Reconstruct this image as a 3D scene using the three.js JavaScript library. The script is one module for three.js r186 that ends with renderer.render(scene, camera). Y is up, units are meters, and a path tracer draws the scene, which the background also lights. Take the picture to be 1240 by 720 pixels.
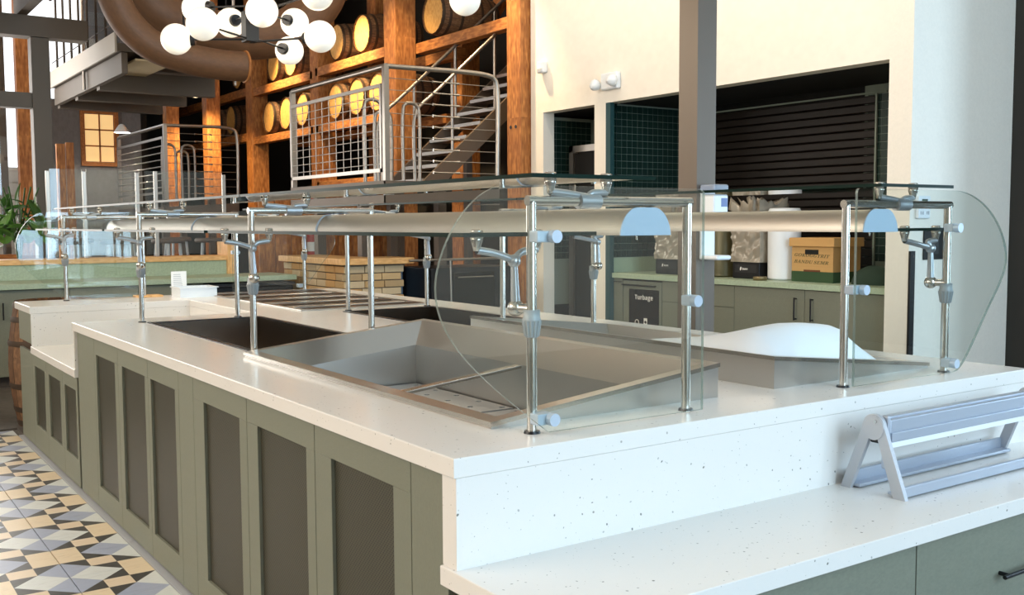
import * as THREE from 'three';
import { RoundedBoxGeometry } from 'three/addons/geometries/RoundedBoxGeometry.js';
import { mergeGeometries } from 'three/addons/utils/BufferGeometryUtils.js';
import { RectAreaLightUniformsLib } from 'three/addons/lights/RectAreaLightUniformsLib.js';

// ---------------------------------------------------------------- camera, sky, big lights, exposure
const scene = new THREE.Scene();
const camera = new THREE.PerspectiveCamera(32.44, 1240 / 720, 0.05, 200);
camera.position.set(-1.137, 1.42, 1.873);
camera.rotation.set(-0.07254, -0.60405, -0.00466, 'YXZ');
const renderer = new THREE.WebGLRenderer({ antialias: true });
renderer.toneMapping = THREE.LinearToneMapping;
renderer.toneMappingExposure = 1.18;
renderer.shadowMap.enabled = true;
RectAreaLightUniformsLib.init();
scene.background = new THREE.Color(1.5, 1.55, 1.62);   // bright overcast sky outside the windows
function areaLight(name, color, intensity, w, h, pos, target) {
  const l = new THREE.RectAreaLight(color, intensity, w, h);
  l.name = name; l.position.set(...pos); l.lookAt(...target); scene.add(l); return l;
}
areaLight('front_window_daylight', new THREE.Color(0.50, 0.77, 1.0), 5.9, 4.5, 5.2, [1.65, 3.4, 6.9], [1.65, 3.4, 0]);
areaLight('added_right_window_light', new THREE.Color(0.58, 0.81, 1.0), 15, 1.8, 3.0, [9.1, 2.0, 1.9], [0, 2.0, 1.9]);  // light of the added right window, brightens the kitchen wall end
areaLight('side_window_daylight', new THREE.Color(1.0, 0.87, 0.72), 9, 11, 3.0, [-7.9, 4.9, -6.0], [0, 4.9, -6.0]);
areaLight('far_window_daylight', new THREE.Color(1.0, 0.95, 0.88), 4, 5.6, 3.4, [-1.7, 2.0, -12.85], [-1.7, 1.6, 0]);

// ---------------------------------------------------------------- helpers
let seed = 7;
const rnd = () => { seed = (seed * 1664525 + 1013904223) >>> 0; return seed / 4294967296; };
const rr = (a, b) => a + (b - a) * rnd();
const V = (x, y, z) => new THREE.Vector3(x, y, z);
const used = {};
function numbered(n) { const k = used[n] = (used[n] ?? -1) + 1; return k ? `${n}_${String(k).padStart(3, '0')}` : n; }
function finish(o) { o.castShadow = true; o.receiveShadow = true; return o; }
function merge(list) {
  if (!Array.isArray(list)) return list;
  if (list.length === 1) return list[0];
  const c = list.map((g) => {
    const n = g.index ? g.toNonIndexed() : g.clone();
    for (const k of Object.keys(n.attributes)) if (!['position', 'normal', 'uv'].includes(k)) n.deleteAttribute(k);
    n.clearGroups(); return n;
  });
  return mergeGeometries(c);
}
// uv in metres from the face direction; long = axis along which the grain (u) runs
function uvm(g0, long = 'x') {
  const g = g0.index ? g0.toNonIndexed() : g0, p = g.attributes.position, n = g.attributes.normal, uv = new Float32Array(p.count * 2);
  for (let i = 0; i < p.count; i++) {
    const a = [p.getX(i), p.getY(i), p.getZ(i)], m = [Math.abs(n.getX(i)), Math.abs(n.getY(i)), Math.abs(n.getZ(i))];
    const k = m[0] >= m[1] && m[0] >= m[2] ? 0 : m[1] >= m[2] ? 1 : 2;
    const others = [0, 1, 2].filter((q) => q !== k), L = 'xyz'.indexOf(long);
    const ua = others.includes(L) ? L : others[0], va = others.find((q) => q !== ua);
    uv[2 * i] = a[ua]; uv[2 * i + 1] = a[va] + a[k] * 0.37;
  }
  g.setAttribute('uv', new THREE.BufferAttribute(uv, 2)); return g;
}
const bx = (x0, x1, y0, y1, z0, z1) => new THREE.BoxGeometry(Math.abs(x1 - x0), Math.abs(y1 - y0), Math.abs(z1 - z0)).translate((x0 + x1) / 2, (y0 + y1) / 2, (z0 + z1) / 2);
const rb = (x0, x1, y0, y1, z0, z1, r = 0.004, s = 2) => new RoundedBoxGeometry(Math.abs(x1 - x0), Math.abs(y1 - y0), Math.abs(z1 - z0), s, r).translate((x0 + x1) / 2, (y0 + y1) / 2, (z0 + z1) / 2);
function cyl(a, b, r0, r1 = r0, seg = 16) {
  const A = V(...a), B = V(...b), d = B.clone().sub(A), g = new THREE.CylinderGeometry(r1, r0, d.length(), seg);
  g.applyQuaternion(new THREE.Quaternion().setFromUnitVectors(V(0, 1, 0), d.clone().normalize()));
  const m = A.add(B).multiplyScalar(0.5); return g.translate(m.x, m.y, m.z);
}
const ball = (x, y, z, r, a = 20, b = 14) => new THREE.SphereGeometry(r, a, b).translate(x, y, z);
const tube = (pts, r, n = 24, s = 10, closed = false) => new THREE.TubeGeometry(new THREE.CatmullRomCurve3(pts.map((p) => V(...p)), closed, 'centripetal'), n, r, s, closed);
const lathe = (pts, x, y, z, seg = 24) => new THREE.LatheGeometry(pts.map((p) => new THREE.Vector2(...p)), seg).translate(x, y, z);
function quads(list) {   // flat quads [p0,p1,p2,p3], uv in metres
  const P = [], N = [], U = [];
  for (const q of list) {
    const v = q.map((p) => V(...p)), n = v[1].clone().sub(v[0]).cross(v[3].clone().sub(v[0])).normalize();
    const w = v[0].distanceTo(v[1]), h = v[0].distanceTo(v[3]), uv = [[0, 0], [w, 0], [w, h], [0, h]];
    for (const i of [0, 1, 2, 0, 2, 3]) { P.push(v[i].x, v[i].y, v[i].z); N.push(n.x, n.y, n.z); U.push(...uv[i]); }
  }
  const g = new THREE.BufferGeometry();
  g.setAttribute('position', new THREE.Float32BufferAttribute(P, 3)); g.setAttribute('normal', new THREE.Float32BufferAttribute(N, 3)); g.setAttribute('uv', new THREE.Float32BufferAttribute(U, 2));
  return g;
}
function slab(outline, holes, y0, y1, bevel = 0) {   // polygon in x,z extruded upwards
  const s = new THREE.Shape(outline.map(([x, z]) => new THREE.Vector2(x, -z)));
  for (const h of holes) s.holes.push(new THREE.Path(h.map(([x, z]) => new THREE.Vector2(x, -z))));
  const g = new THREE.ExtrudeGeometry(s, { depth: y1 - y0 - 2 * bevel, bevelEnabled: bevel > 0, bevelSize: bevel, bevelThickness: bevel, bevelOffset: -bevel, bevelSegments: 2 });
  return g.rotateX(-Math.PI / 2).translate(0, y0 + bevel, 0);
}
const rect = (x0, x1, z0, z1) => [[x0, z0], [x1, z0], [x1, z1], [x0, z1]];
function part(name, geo, m, parent) { const o = finish(new THREE.Mesh(merge(geo), m)); o.name = name; parent.add(o); return o; }
function thing(name, label, category, pos = [0, 0, 0], group) {
  const o = new THREE.Group(); o.name = numbered(name); o.position.set(...pos); o.userData = { label, category }; if (group) o.userData.group = group; scene.add(o); return o;
}
function single(name, label, category, geo, m, group) {
  const o = finish(new THREE.Mesh(merge(geo), m)); o.name = numbered(name); o.userData = { label, category }; if (group) o.userData.group = group; scene.add(o); return o;
}
function struct(name, geo, m, label, category) {
  const o = geo ? finish(new THREE.Mesh(merge(geo), m)) : new THREE.Group(); o.name = name; o.userData = { kind: 'structure', label, category }; scene.add(o); return o;
}
function copy(o, pos, label) { const c = o.clone(); c.name = numbered(o.name.replace(/_\d{3}$/, '')); c.position.set(...pos); c.userData = { ...o.userData }; if (label) c.userData.label = label; scene.add(c); return c; }

// ---------------------------------------------------------------- textures
function canvasTex(w, h, draw, srgb = true) {
  const c = document.createElement('canvas'); c.width = w; c.height = h; draw(c.getContext('2d'), w, h);
  const t = new THREE.CanvasTexture(c); t.wrapS = t.wrapT = THREE.RepeatWrapping; if (srgb) t.colorSpace = THREE.SRGBColorSpace; return t;
}
function dataTex(w, h, f, srgb = true) {
  const d = new Uint8Array(w * h * 4);
  for (let y = 0; y < h; y++) for (let x = 0; x < w; x++) { const c = f(x, y), i = 4 * (y * w + x); d[i] = c[0]; d[i + 1] = c[1]; d[i + 2] = c[2]; d[i + 3] = 255; }
  const t = new THREE.DataTexture(d, w, h); t.wrapS = t.wrapT = THREE.RepeatWrapping; t.magFilter = THREE.LinearFilter; t.minFilter = THREE.LinearFilter; if (srgb) t.colorSpace = THREE.SRGBColorSpace; t.needsUpdate = true; return t;
}
function noiseGrid(n) { const a = []; for (let i = 0; i < n * n; i++) a.push(rnd()); return (x, y) => { const xi = Math.floor(x), yi = Math.floor(y), fx = x - xi, fy = y - yi, s = (t) => t * t * (3 - 2 * t), g = (i, j) => a[((j % n + n) % n) * n + ((i % n + n) % n)]; const u = s(fx), v = s(fy); return (g(xi, yi) * (1 - u) + g(xi + 1, yi) * u) * (1 - v) + (g(xi, yi + 1) * (1 - u) + g(xi + 1, yi + 1) * u) * v; }; }
const N1 = noiseGrid(64), N2 = noiseGrid(32);
const clampB = (v) => Math.max(0, Math.min(255, v));
const stoneTex = canvasTex(1024, 1024, (c, w, h) => {
  c.fillStyle = '#e4e1dc'; c.fillRect(0, 0, w, h);
  for (let i = 0; i < 2600; i++) { const s = rr(0.4, 1.3), k = Math.floor(rr(190, 228)); c.fillStyle = `rgba(${k},${k - 3},${k - 8},0.5)`; c.beginPath(); c.ellipse(rr(0, w), rr(0, h), s, s * rr(0.6, 1), rr(0, 3), 0, 7); c.fill(); }
  for (let i = 0; i < 330; i++) { const s = rnd() < 0.22 ? rr(2.6, 4.8) : rr(1.0, 2.4), k = Math.floor(rr(95, 165)); c.fillStyle = `rgba(${k},${k},${k - 6},${rr(0.5, 0.95)})`; c.beginPath(); c.ellipse(rr(0, w), rr(0, h), s, s * rr(0.45, 1), rr(0, 3), 0, 7); c.fill(); }
});
stoneTex.repeat.set(1 / 0.75, 1 / 0.75);
const woodMap = (base, dark, sc, knots = 6) => {
  const t = dataTex(512, 512, (x, y) => {
    const a = N1(x * 0.125 * 0.5, y * 0.5) * 0.5 + N1(x * 0.03125, y * 0.125) * 0.9 + N2(x * 0.0625, y * 0.0625) * 0.35;
    const k = Math.min(1, Math.max(0, a / 1.6)); return [0, 1, 2].map((i) => clampB(dark[i] + (base[i] - dark[i]) * k));
  });
  t.repeat.set(sc, sc); return t;
};
const timberTex = woodMap([214, 146, 78], [122, 66, 26], 1 / 1.3);
const oakTex = woodMap([246, 202, 140], [206, 150, 90], 1 / 0.9);
const headTex = woodMap([236, 190, 112], [186, 128, 60], 1 / 0.6);
const staveTex = woodMap([150, 112, 78], [78, 54, 36], 1 / 0.5);
const brushTex = dataTex(256, 256, (x, y) => { const k = 150 + 60 * (N1(x * 0.0625, y * 0.25 * 2) - 0.5) + 40 * (N2(x * 0.125, y * 0.125) - 0.5); return [k, k, k]; }, false);
brushTex.repeat.set(3, 3);
const meshTex = canvasTex(64, 64, (c, w, h) => {
  c.fillStyle = '#4a483a'; c.fillRect(0, 0, w, h); c.fillStyle = '#1a1914';
  for (const [x, y] of [[16, 16], [48, 48]]) { c.beginPath(); c.arc(x, y, 12, 0, 7); c.fill(); }
});
meshTex.repeat.set(1 / 0.012, 1 / 0.012);
const paintNoise = (r, g, b, amp, sc) => { const t = dataTex(128, 128, (x, y) => { const k = 1 + amp * (N1(x * 0.5, y * 0.5) - 0.5) + amp * 1.5 * (N2(x * 0.125 * 2, y * 0.25) - 0.5); return [clampB(r * k), clampB(g * k), clampB(b * k)]; }); t.repeat.set(sc, sc); return t; };
const U = 0.31 / 3;
const floorTileTex = canvasTex(960, 960, (c, w) => {   // two by two lattice cells of the printed star pattern
  const s = w / 6; c.fillStyle = '#37342f'; c.fillRect(0, 0, w, w);
  const poly = (col, pts) => { c.fillStyle = col; c.beginPath(); pts.forEach(([x, y], i) => (i ? c.lineTo(x * s, y * s) : c.moveTo(x * s, y * s))); c.closePath(); c.fill(); };
  for (let i = -1; i <= 2; i++) for (let j = -1; j <= 2; j++) {
    const X = 3 * i, Y = 3 * j;
    if ((i + j) & 1) poly('#f1dcb9', [[X - 1, Y - 1], [X + 1, Y - 1], [X + 1, Y + 1], [X - 1, Y + 1]]);
    else {
      const dm = (cx, cy, col) => poly(col, [[cx - 1, cy], [cx, cy - 1], [cx + 1, cy], [cx, cy + 1]]);
      const odd = (i & 1) !== 0, wh = '#e2e7e4', bl = '#aab4ca';
      dm(X - 1, Y, odd ? wh : bl); dm(X + 1, Y, odd ? wh : bl); dm(X, Y - 1, odd ? bl : wh); dm(X, Y + 1, odd ? bl : wh);
    }
    poly('#eed9bb', [[X + 1, Y + 1], [X + 2, Y + 1], [X + 2, Y + 2], [X + 1, Y + 2]]);
  }
  for (let i = 0; i < 900; i++) { c.fillStyle = `rgba(${rnd() < 0.5 ? '255,250,235' : '90,80,70'},${rr(0.02, 0.09)})`; const x = rr(0, w), y = rr(0, w); c.beginPath(); c.ellipse(x, y, rr(4, 46), rr(1, 5), rr(-0.4, 0.2), 0, 7); c.fill(); }
});

// ---------------------------------------------------------------- materials
const std = (o) => new THREE.MeshStandardMaterial(o);
const M = {
  stone: std({ map: stoneTex, roughness: 0.22 }),
  steel: std({ color: 0xc9c6c1, metalness: 0.95, roughness: 0.28, bumpMap: brushTex, bumpScale: 0.0002 }),
  plate: std({ color: 0xa4a4a2, metalness: 0.5, roughness: 0.42 }),
  slatDark: std({ color: 0x4a4038, metalness: 0.7, roughness: 0.35 }),
  steelTube: std({ color: 0xc6c2bb, metalness: 1, roughness: 0.2 }),
  housing: std({ color: 0xa8a49c, metalness: 1, roughness: 0.42, bumpMap: brushTex, bumpScale: 0.00008 }),
  cast: std({ color: 0xb6bac0, metalness: 0.85, roughness: 0.33 }),
  collar: std({ color: 0x9aa0a4, metalness: 0.2, roughness: 0.5 }),
  knob: std({ color: 0xb7c4d2, metalness: 0.3, roughness: 0.4 }),
  capPaint: std({ color: 0xa9bdd2, roughness: 0.5 }),
  darkSteel: std({ color: 0x8d8175, metalness: 1, roughness: 0.2 }),
  black: std({ color: 0x17171a, roughness: 0.45 }),
  blackMetal: std({ color: 0x1c1c1e, roughness: 0.35, metalness: 0.4 }),
  sage: std({ map: paintNoise(119, 122, 107, 0.035, 4), roughness: 0.55 }),
  sageTop: std({ map: paintNoise(166, 182, 156, 0.06, 3), roughness: 0.4 }),
  mesh: std({ map: meshTex, roughness: 0.45, metalness: 0.3, bumpMap: meshTex, bumpScale: 0.001 }),
  white: std({ map: paintNoise(245, 238, 226, 0.012, 2), roughness: 0.8 }),
  whitePlastic: std({ color: 0xe9eef2, roughness: 0.35 }),
  whiteCloth: std({ color: 0xeef2f6, roughness: 0.75 }),
  aluminium: std({ color: 0xb4bcc9, metalness: 0.55, roughness: 0.42 }),
  alumPale: std({ color: 0xb9bcc2, metalness: 0.25, roughness: 0.5 }),
  timber: std({ map: timberTex, roughness: 0.62, bumpMap: timberTex, bumpScale: 0.002 }),
  oak: std({ map: oakTex, roughness: 0.5 }),
  head: std({ map: headTex, roughness: 0.6 }),
  stave: std({ map: staveTex, roughness: 0.7 }),
  hoop: std({ color: 0x4a3c30, metalness: 0.5, roughness: 0.6 }),
  paintedSteel: std({ color: 0x695c50, roughness: 0.5, metalness: 0.2 }),
  greyBeam: std({ color: 0x635a50, roughness: 0.6 }),
  darkBeam: std({ color: 0x4a423b, roughness: 0.7 }),
  deck: std({ color: 0x6f6a62, roughness: 0.7 }),
  rail: std({ color: 0xa9a29a, metalness: 0.9, roughness: 0.35 }),
  greyWall: std({ map: paintNoise(120, 120, 122, 0.05, 2), roughness: 0.85 }),
  darkWall: std({ color: 0x2e2b26, roughness: 0.85 }),
  nearBlack: std({ color: 0x0b0a08, roughness: 0.8 }),  // alcove shade put into the colour, as too much light reached in
  wallTile: std({ color: 0x17302a, roughness: 0.3 }),
  grout: std({ color: 0x8c978c, roughness: 0.9 }),
  tealTrim: std({ color: 0x23484c, roughness: 0.5 }),
  shutter: std({ color: 0x1a130e, roughness: 0.42, metalness: 0.3 }),
  floorTile: std({ map: floorTileTex, roughness: 0.32 }),
  groundJoint: std({ color: 0x6f6a62, roughness: 0.9 }),
  concrete: std({ map: paintNoise(92, 86, 80, 0.12, 1), roughness: 0.5 }),
  ceiling: std({ map: paintNoise(226, 222, 214, 0.02, 1), roughness: 0.9 }),
  duct: std({ map: paintNoise(108, 76, 52, 0.08, 2), roughness: 0.55 }),
  leaf: std({ color: 0x3f6b22, roughness: 0.5 }),
  globe: new THREE.MeshStandardMaterial({ color: 0xf7f1e6, roughness: 0.25, emissive: new THREE.Color(1.0, 0.9, 0.74), emissiveIntensity: 0.3 }),
  glass: new THREE.MeshPhysicalMaterial({ color: 0xfafdfc, roughness: 0.0, transmission: 1, thickness: 0, ior: 1.5 }),
  glassEdge: new THREE.MeshPhysicalMaterial({ color: 0x07211a, roughness: 0.3, specularIntensity: 0.25 }),
  paleEdge: new THREE.MeshPhysicalMaterial({ color: 0xb6c8c4, roughness: 0.15, transmission: 0.7, thickness: 0 }),
  windowGlass: new THREE.MeshPhysicalMaterial({ color: 0xffffff, roughness: 0, transmission: 1, thickness: 0 }),
};

// ---------------------------------------------------------------- the room
const H = 0.91;
const floor = struct('floor', null, null, 'cement tile floor with printed star pattern beside grey stone floor', 'floor');
part('screed', bx(-8.3, 13, -0.2, -0.012, -22, 8), M.groundJoint, floor);
part('stone_floor', uvm(slab([[-8, -21.5], [12.5, -21.5], [12.5, 7], [0.03, 7], [0.03, -5.96], [-8, -5.96]], [], -0.012, 0)), M.concrete, floor);
{ // printed cement tiles, joints along the long direction wider
  const variants = {};
  const geo = (i, j) => {
    const k = `${((i % 2) + 2) % 2}_${((j % 2) + 2) % 2}`;
    if (!variants[k]) {
      const g = new THREE.BoxGeometry(0.3065, 0.012, 0.3090), uv = g.attributes.uv, p = g.attributes.position, ii = ((i % 2) + 2) % 2, jj = ((j % 2) + 2) % 2;
      for (let q = 0; q < uv.count; q++) uv.setXY(q, (ii + 0.5 + p.getX(q) / 0.31) / 2, 1 - (jj + 0.5 + p.getZ(q) / 0.31) / 2);
      variants[k] = g;
    }
    return variants[k];
  };
  // a lattice line runs along x = -0.005, and a star sits at z = -2.777 on it
  const x0 = -0.008, z0 = -2.777;
  for (let i = -6; i < 0; i++) for (let j = -10; j < 16; j++) {
    const o = part('tile', geo(i, j), M.floorTile, floor); o.position.set(x0 + (i + 0.5) * 0.31, -0.006, z0 + (j + 0.5) * 0.31);
  }
  part('tile_field', uvm(bx(-8, x0 - 6 * 0.31 - 0.004, -0.012, 0, z0 - 10 * 0.31, 7)), M.concrete, floor);
  part('tile_field', uvm(bx(x0 - 6 * 0.31, 0.03, -0.012, 0, z0 + 16 * 0.31, 7)), M.concrete, floor);
  part('edge_strip', [bx(-0.006, 0.03, -0.012, 0.004, -5.66, -2.8), bx(-0.006, 0.03, -0.012, 0.004, -2.795, 0.3)], M.alumPale, floor);
}
const ceil = struct('ceiling', null, null, 'pale ceiling with timber rafters high over the hall', 'ceiling');
part('ceiling_slab', uvm(bx(-8.3, 12.7, 6.6, 6.8, -21.7, 7.4), 'z'), M.ceiling, ceil);
for (let k = 0; k < 7; k++) part('rafter', uvm(bx(-7.99, 12.5, 6.3, 6.6, -19 + k * 3.6, -18.75 + k * 3.6), 'x'), M.timber, ceil);
// outer walls with window openings
const wl = struct('wall_left', null, null, 'warm white side wall with tall windows', 'wall');
part('wall', [bx(-8.3, -8, 0, 3.4, -21.7, 7.3), bx(-8.3, -8, 6.4, 6.6, -21.7, 7.3), bx(-8.3, -8, 3.4, 6.4, -21.7, -11.5), bx(-8.3, -8, 3.4, 6.4, -0.5, 7.3), bx(-8.3, -8, 3.4, 6.4, -8.0, -7.7), bx(-8.3, -8, 3.4, 6.4, -4.3, -4.0)], M.white, wl);
const wf = struct('wall_front', null, null, 'white wall with a tall window behind the viewer', 'wall');
part('wall', [bx(-8.3, -0.6, 0, 6.6, 7, 7.3), bx(3.9, 12.7, 0, 6.6, 7, 7.3), bx(-0.6, 3.9, 0, 0.8, 7, 7.3), bx(-0.6, 3.9, 6.0, 6.6, 7, 7.3)], M.white, wf);
const wr = struct('wall_right', [bx(9.2, 9.5, 0, 6.6, -2.4, 1.0), bx(9.2, 9.5, 0, 6.6, 2.8, 7.0), bx(9.2, 9.5, 0, 0.5, 1.0, 2.8), bx(9.2, 9.5, 3.5, 6.6, 1.0, 2.8)], M.darkWall, 'dark wall far to the right', 'wall');
{ const q = struct('window_8', null, null, 'unseen tall window added in the dark right hand wall', 'window'); part('pane', bx(9.34, 9.35, 0.5, 3.5, 1.0, 2.8), M.windowGlass, q); part('frame', [bx(9.3, 9.4, 0.5, 0.58, 1.0, 2.8), bx(9.3, 9.4, 3.42, 3.5, 1.0, 2.8)], M.greyBeam, q); }  // unseen window, added for its light on the kitchen wall end
struct('wall_far', [bx(7.1, 9.2, 0, 6.6, -2.55, -2.4), bx(3.95, 12.7, 0, 6.6, -21.7, -21.4), bx(3.95, 4.1, 0, 6.6, -21.4, -17.46), bx(8.6, 8.9, 0, 6.6, -21.4, -2.75)], M.darkWall, 'dark wall far behind the barrel racks', 'wall');
{ const g = struct('wall_glazed', null, null, 'wall of glazing beyond the bar', 'wall');
  part('wall', [bx(-8, 1.45, 0, 0.25, -13.15, -13), bx(-8, 1.45, 5.2, 6.6, -13.15, -13), bx(-8, -5, 0.25, 5.2, -13.15, -13), bx(1.3, 1.45, 0, 0.25, -17.3, -13.15), bx(1.3, 2.0, 0, 0.25, -17.45, -17.3), bx(1.3, 3.95, 6.3, 6.6, -17.45, -17.3), bx(1.3, 1.45, 5.2, 6.6, -17.3, -13.15)], M.greyBeam, g); }
// white kitchen wall (faces -x) with two openings and its end face
const kw = struct('wall_kitchen', null, null, 'cream white kitchen wall with dark tiled openings', 'wall');
part('wall', slab([[5.6, -2.7], [6.95, -2.7], [6.95, -2.9], [5.6, -2.9]], [], 0, 6.6), M.white, kw);
part('wall', bx(5.6, 5.75, 2.63, 6.6, -7.5, -2.9), M.white, kw);
part('wall', bx(5.6, 5.75, 0, 2.63, -7.5, -7.27), M.white, kw);
part('wall', bx(5.6, 5.75, 0, 2.63, -6.38, -6.2), M.white, kw);
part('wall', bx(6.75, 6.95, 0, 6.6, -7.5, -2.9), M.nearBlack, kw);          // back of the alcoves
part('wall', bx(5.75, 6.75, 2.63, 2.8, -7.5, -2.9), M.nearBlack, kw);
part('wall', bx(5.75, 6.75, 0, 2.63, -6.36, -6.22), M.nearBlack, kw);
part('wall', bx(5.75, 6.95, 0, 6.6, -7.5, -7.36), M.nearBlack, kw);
struct('wall_partition', bx(6.95, 7.1, 0, 6.6, -2.9, -1.5), M.darkWall, 'dark partition beside the end of the kitchen wall', 'wall');

// wall tiles in the alcoves
{ const t = struct('trim_1', null, null, 'dark green square wall tiles on the alcove side wall', 'wall tiles');
  part('grout_bed', bx(5.66, 6.75, 1.06, 2.63, -6.222, -6.2), M.grout, t);
  part('corner_trim', bx(5.6, 5.652, 0, 2.63, -6.2, -6.13), M.tealTrim, t);
  part('corner_bead', bx(5.652, 5.662, 0, 2.63, -6.2, -6.18), M.alumPale, t);
  const g = rb(-0.0335, 0.0335, -0.0335, 0.0335, 0, 0.006, 0.002, 1);
  for (let i = 0; i < 14; i++) for (let j = 0; j < 22; j++) { const o = part('tile', g, M.wallTile, t); o.position.set(5.70 + i * 0.0715, 1.10 + j * 0.0705, -6.2); }
  part('splash_panel', bx(5.66, 6.75, 0.91, 1.06, -6.2, -6.185), M.sageTop, t);
  const t2 = struct('trim_2', null, null, 'dark green square wall tiles beside the passage opening', 'wall tiles');
  part('grout_bed', bx(5.76, 6.4, 0.5, 2.6, -7.36, -7.35), M.grout, t2);
  for (let i = 0; i < 8; i++) for (let j = 0; j < 22; j++) { const o = part('tile', g, M.wallTile, t2); o.position.set(5.80 + i * 0.0715, 1.05 + j * 0.0705, -7.35); }
  const t3 = struct('trim_3', null, null, 'dark green square wall tiles beside the roller shutter', 'wall tiles');
  part('grout_bed', bx(6.735, 6.75, 0.91, 2.63, -3.95, -2.9), M.grout, t3);
  const gx = rb(-0.006, 0, -0.0335, 0.0335, -0.0335, 0.0335, 0.002, 1);
  for (let i = 0; i < 14; i++) for (let j = 0; j < 21; j++) { const o = part('tile', gx, M.wallTile, t3); o.position.set(6.735, 1.10 + j * 0.0705, -2.95 - i * 0.0715); }
}
{ // roller shutter
  const s = thing('roller_shutter', 'closed dark brown roller shutter with thin frame in the alcove', 'shutter', [6.72, 0.95, -4.8]);
  part('frame', [bx(-0.02, 0.0, 1.60, 1.615, -1.15, 1.1), bx(-0.02, 0.0, 0, 1.615, 0.985, 1.0), bx(-0.02, 0.0, 0, 1.615, -1.15, -1.135)], M.grout, s);
  const g = rb(-0.012, 0.012, -0.035, 0.035, -1.13, 0.98, 0.011, 3);
  for (let k = 0; k < 21; k++) { const o = part('slat', g, M.shutter, s); o.position.set(0, 0.04 + k * 0.0755, 0); }
}
// door in the passage opening
{ const d = struct('door_1', null, null, 'dark door with bright steel frame in the passage', 'door');
  part('leaf', bx(5.95, 6.0, 0, 2.2, -7.15, -6.4), M.nearBlack, d);
  part('steel_frame', [bx(5.92, 5.95, 0, 2.27, -7.22, -7.15), bx(5.92, 5.95, 2.2, 2.27, -7.22, -6.4), cyl([5.935, 2.2, -7.18], [5.935, 2.2, -7.1], 0.02)], M.rail, d);
  part('latch', rb(5.90, 5.95, 1.62, 1.85, -7.16, -7.08, 0.01), M.steelTube, d);
}
// kitchen wall fittings
{ const zc = -2.7;
  const t = thing('thermostat', 'white wall thermostat with a small dark green screen', 'thermostat', [5.74, 1.44, zc]);
  part('body', rb(-0.075, 0.075, 0, 0.17, 0, 0.03, 0.008), M.whitePlastic, t); part('display', bx(-0.035, 0.035, 0.095, 0.145, 0.028, 0.032), std({ color: 0x3b4f3c, roughness: 0.3 }), t);
  for (const dx of [-0.045, -0.02, 0.03, 0.05]) part('button', rb(dx - 0.006, dx + 0.006, 0.03, 0.055, 0.028, 0.034, 0.002), M.alumPale, t);
  const s = thing('wall_outlet', 'dark wall plate on the kitchen wall end below the thermostat', 'wall plate', [5.9, 1.13, zc]);
  part('plate', rb(-0.13, 0.13, 0, 0.22, 0, 0.014, 0.006), M.blackMetal, s); part('insert', rb(-0.05, 0.05, 0.04, 0.18, 0.012, 0.018, 0.004), M.black, s);
  const b = thing('knife_strip', 'tall narrow black strip on the kitchen wall corner', 'strip', [5.615, 0.42, zc]);
  part('strip', rb(-0.02, 0.04, 0, 0.78, 0, 0.02, 0.004), M.blackMetal, b);
  for (const y of [0.04, 0.4, 0.74]) part('screw', cyl([0.01, y, 0.018], [0.01, y, 0.023], 0.006), M.steelTube, b);
  const e = thing('emergency_light', 'white twin-head emergency light on the cream wall', 'light', [5.6, 2.83, -6.09]);
  part('base', rb(-0.06, 0, -0.08, 0.09, -0.13, 0.13, 0.02), M.whitePlastic, e);
  for (const dz of [-0.16, 0.10]) { const h = part('lamp_head', lathe([[0, 0], [0.055, 0.01], [0.06, 0.04], [0.035, 0.09], [0, 0.1]], 0, 0, 0, 18), M.whitePlastic, e); h.rotation.set(0.2, 0, dz < 0 ? 2.2 : 1.7); h.position.set(-0.06, 0.0, dz); }
  const m = thing('motion_sensor', 'small white box sensor high on the cream wall', 'sensor', [5.6, 3.05, -7.24]);
  part('body', rb(-0.07, 0, 0, 0.13, -0.06, 0.06, 0.02), M.whitePlastic, m); part('lens', rb(-0.08, -0.06, 0.0, 0.05, -0.04, 0.04, 0.015), M.alumPale, m);
}

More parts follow.
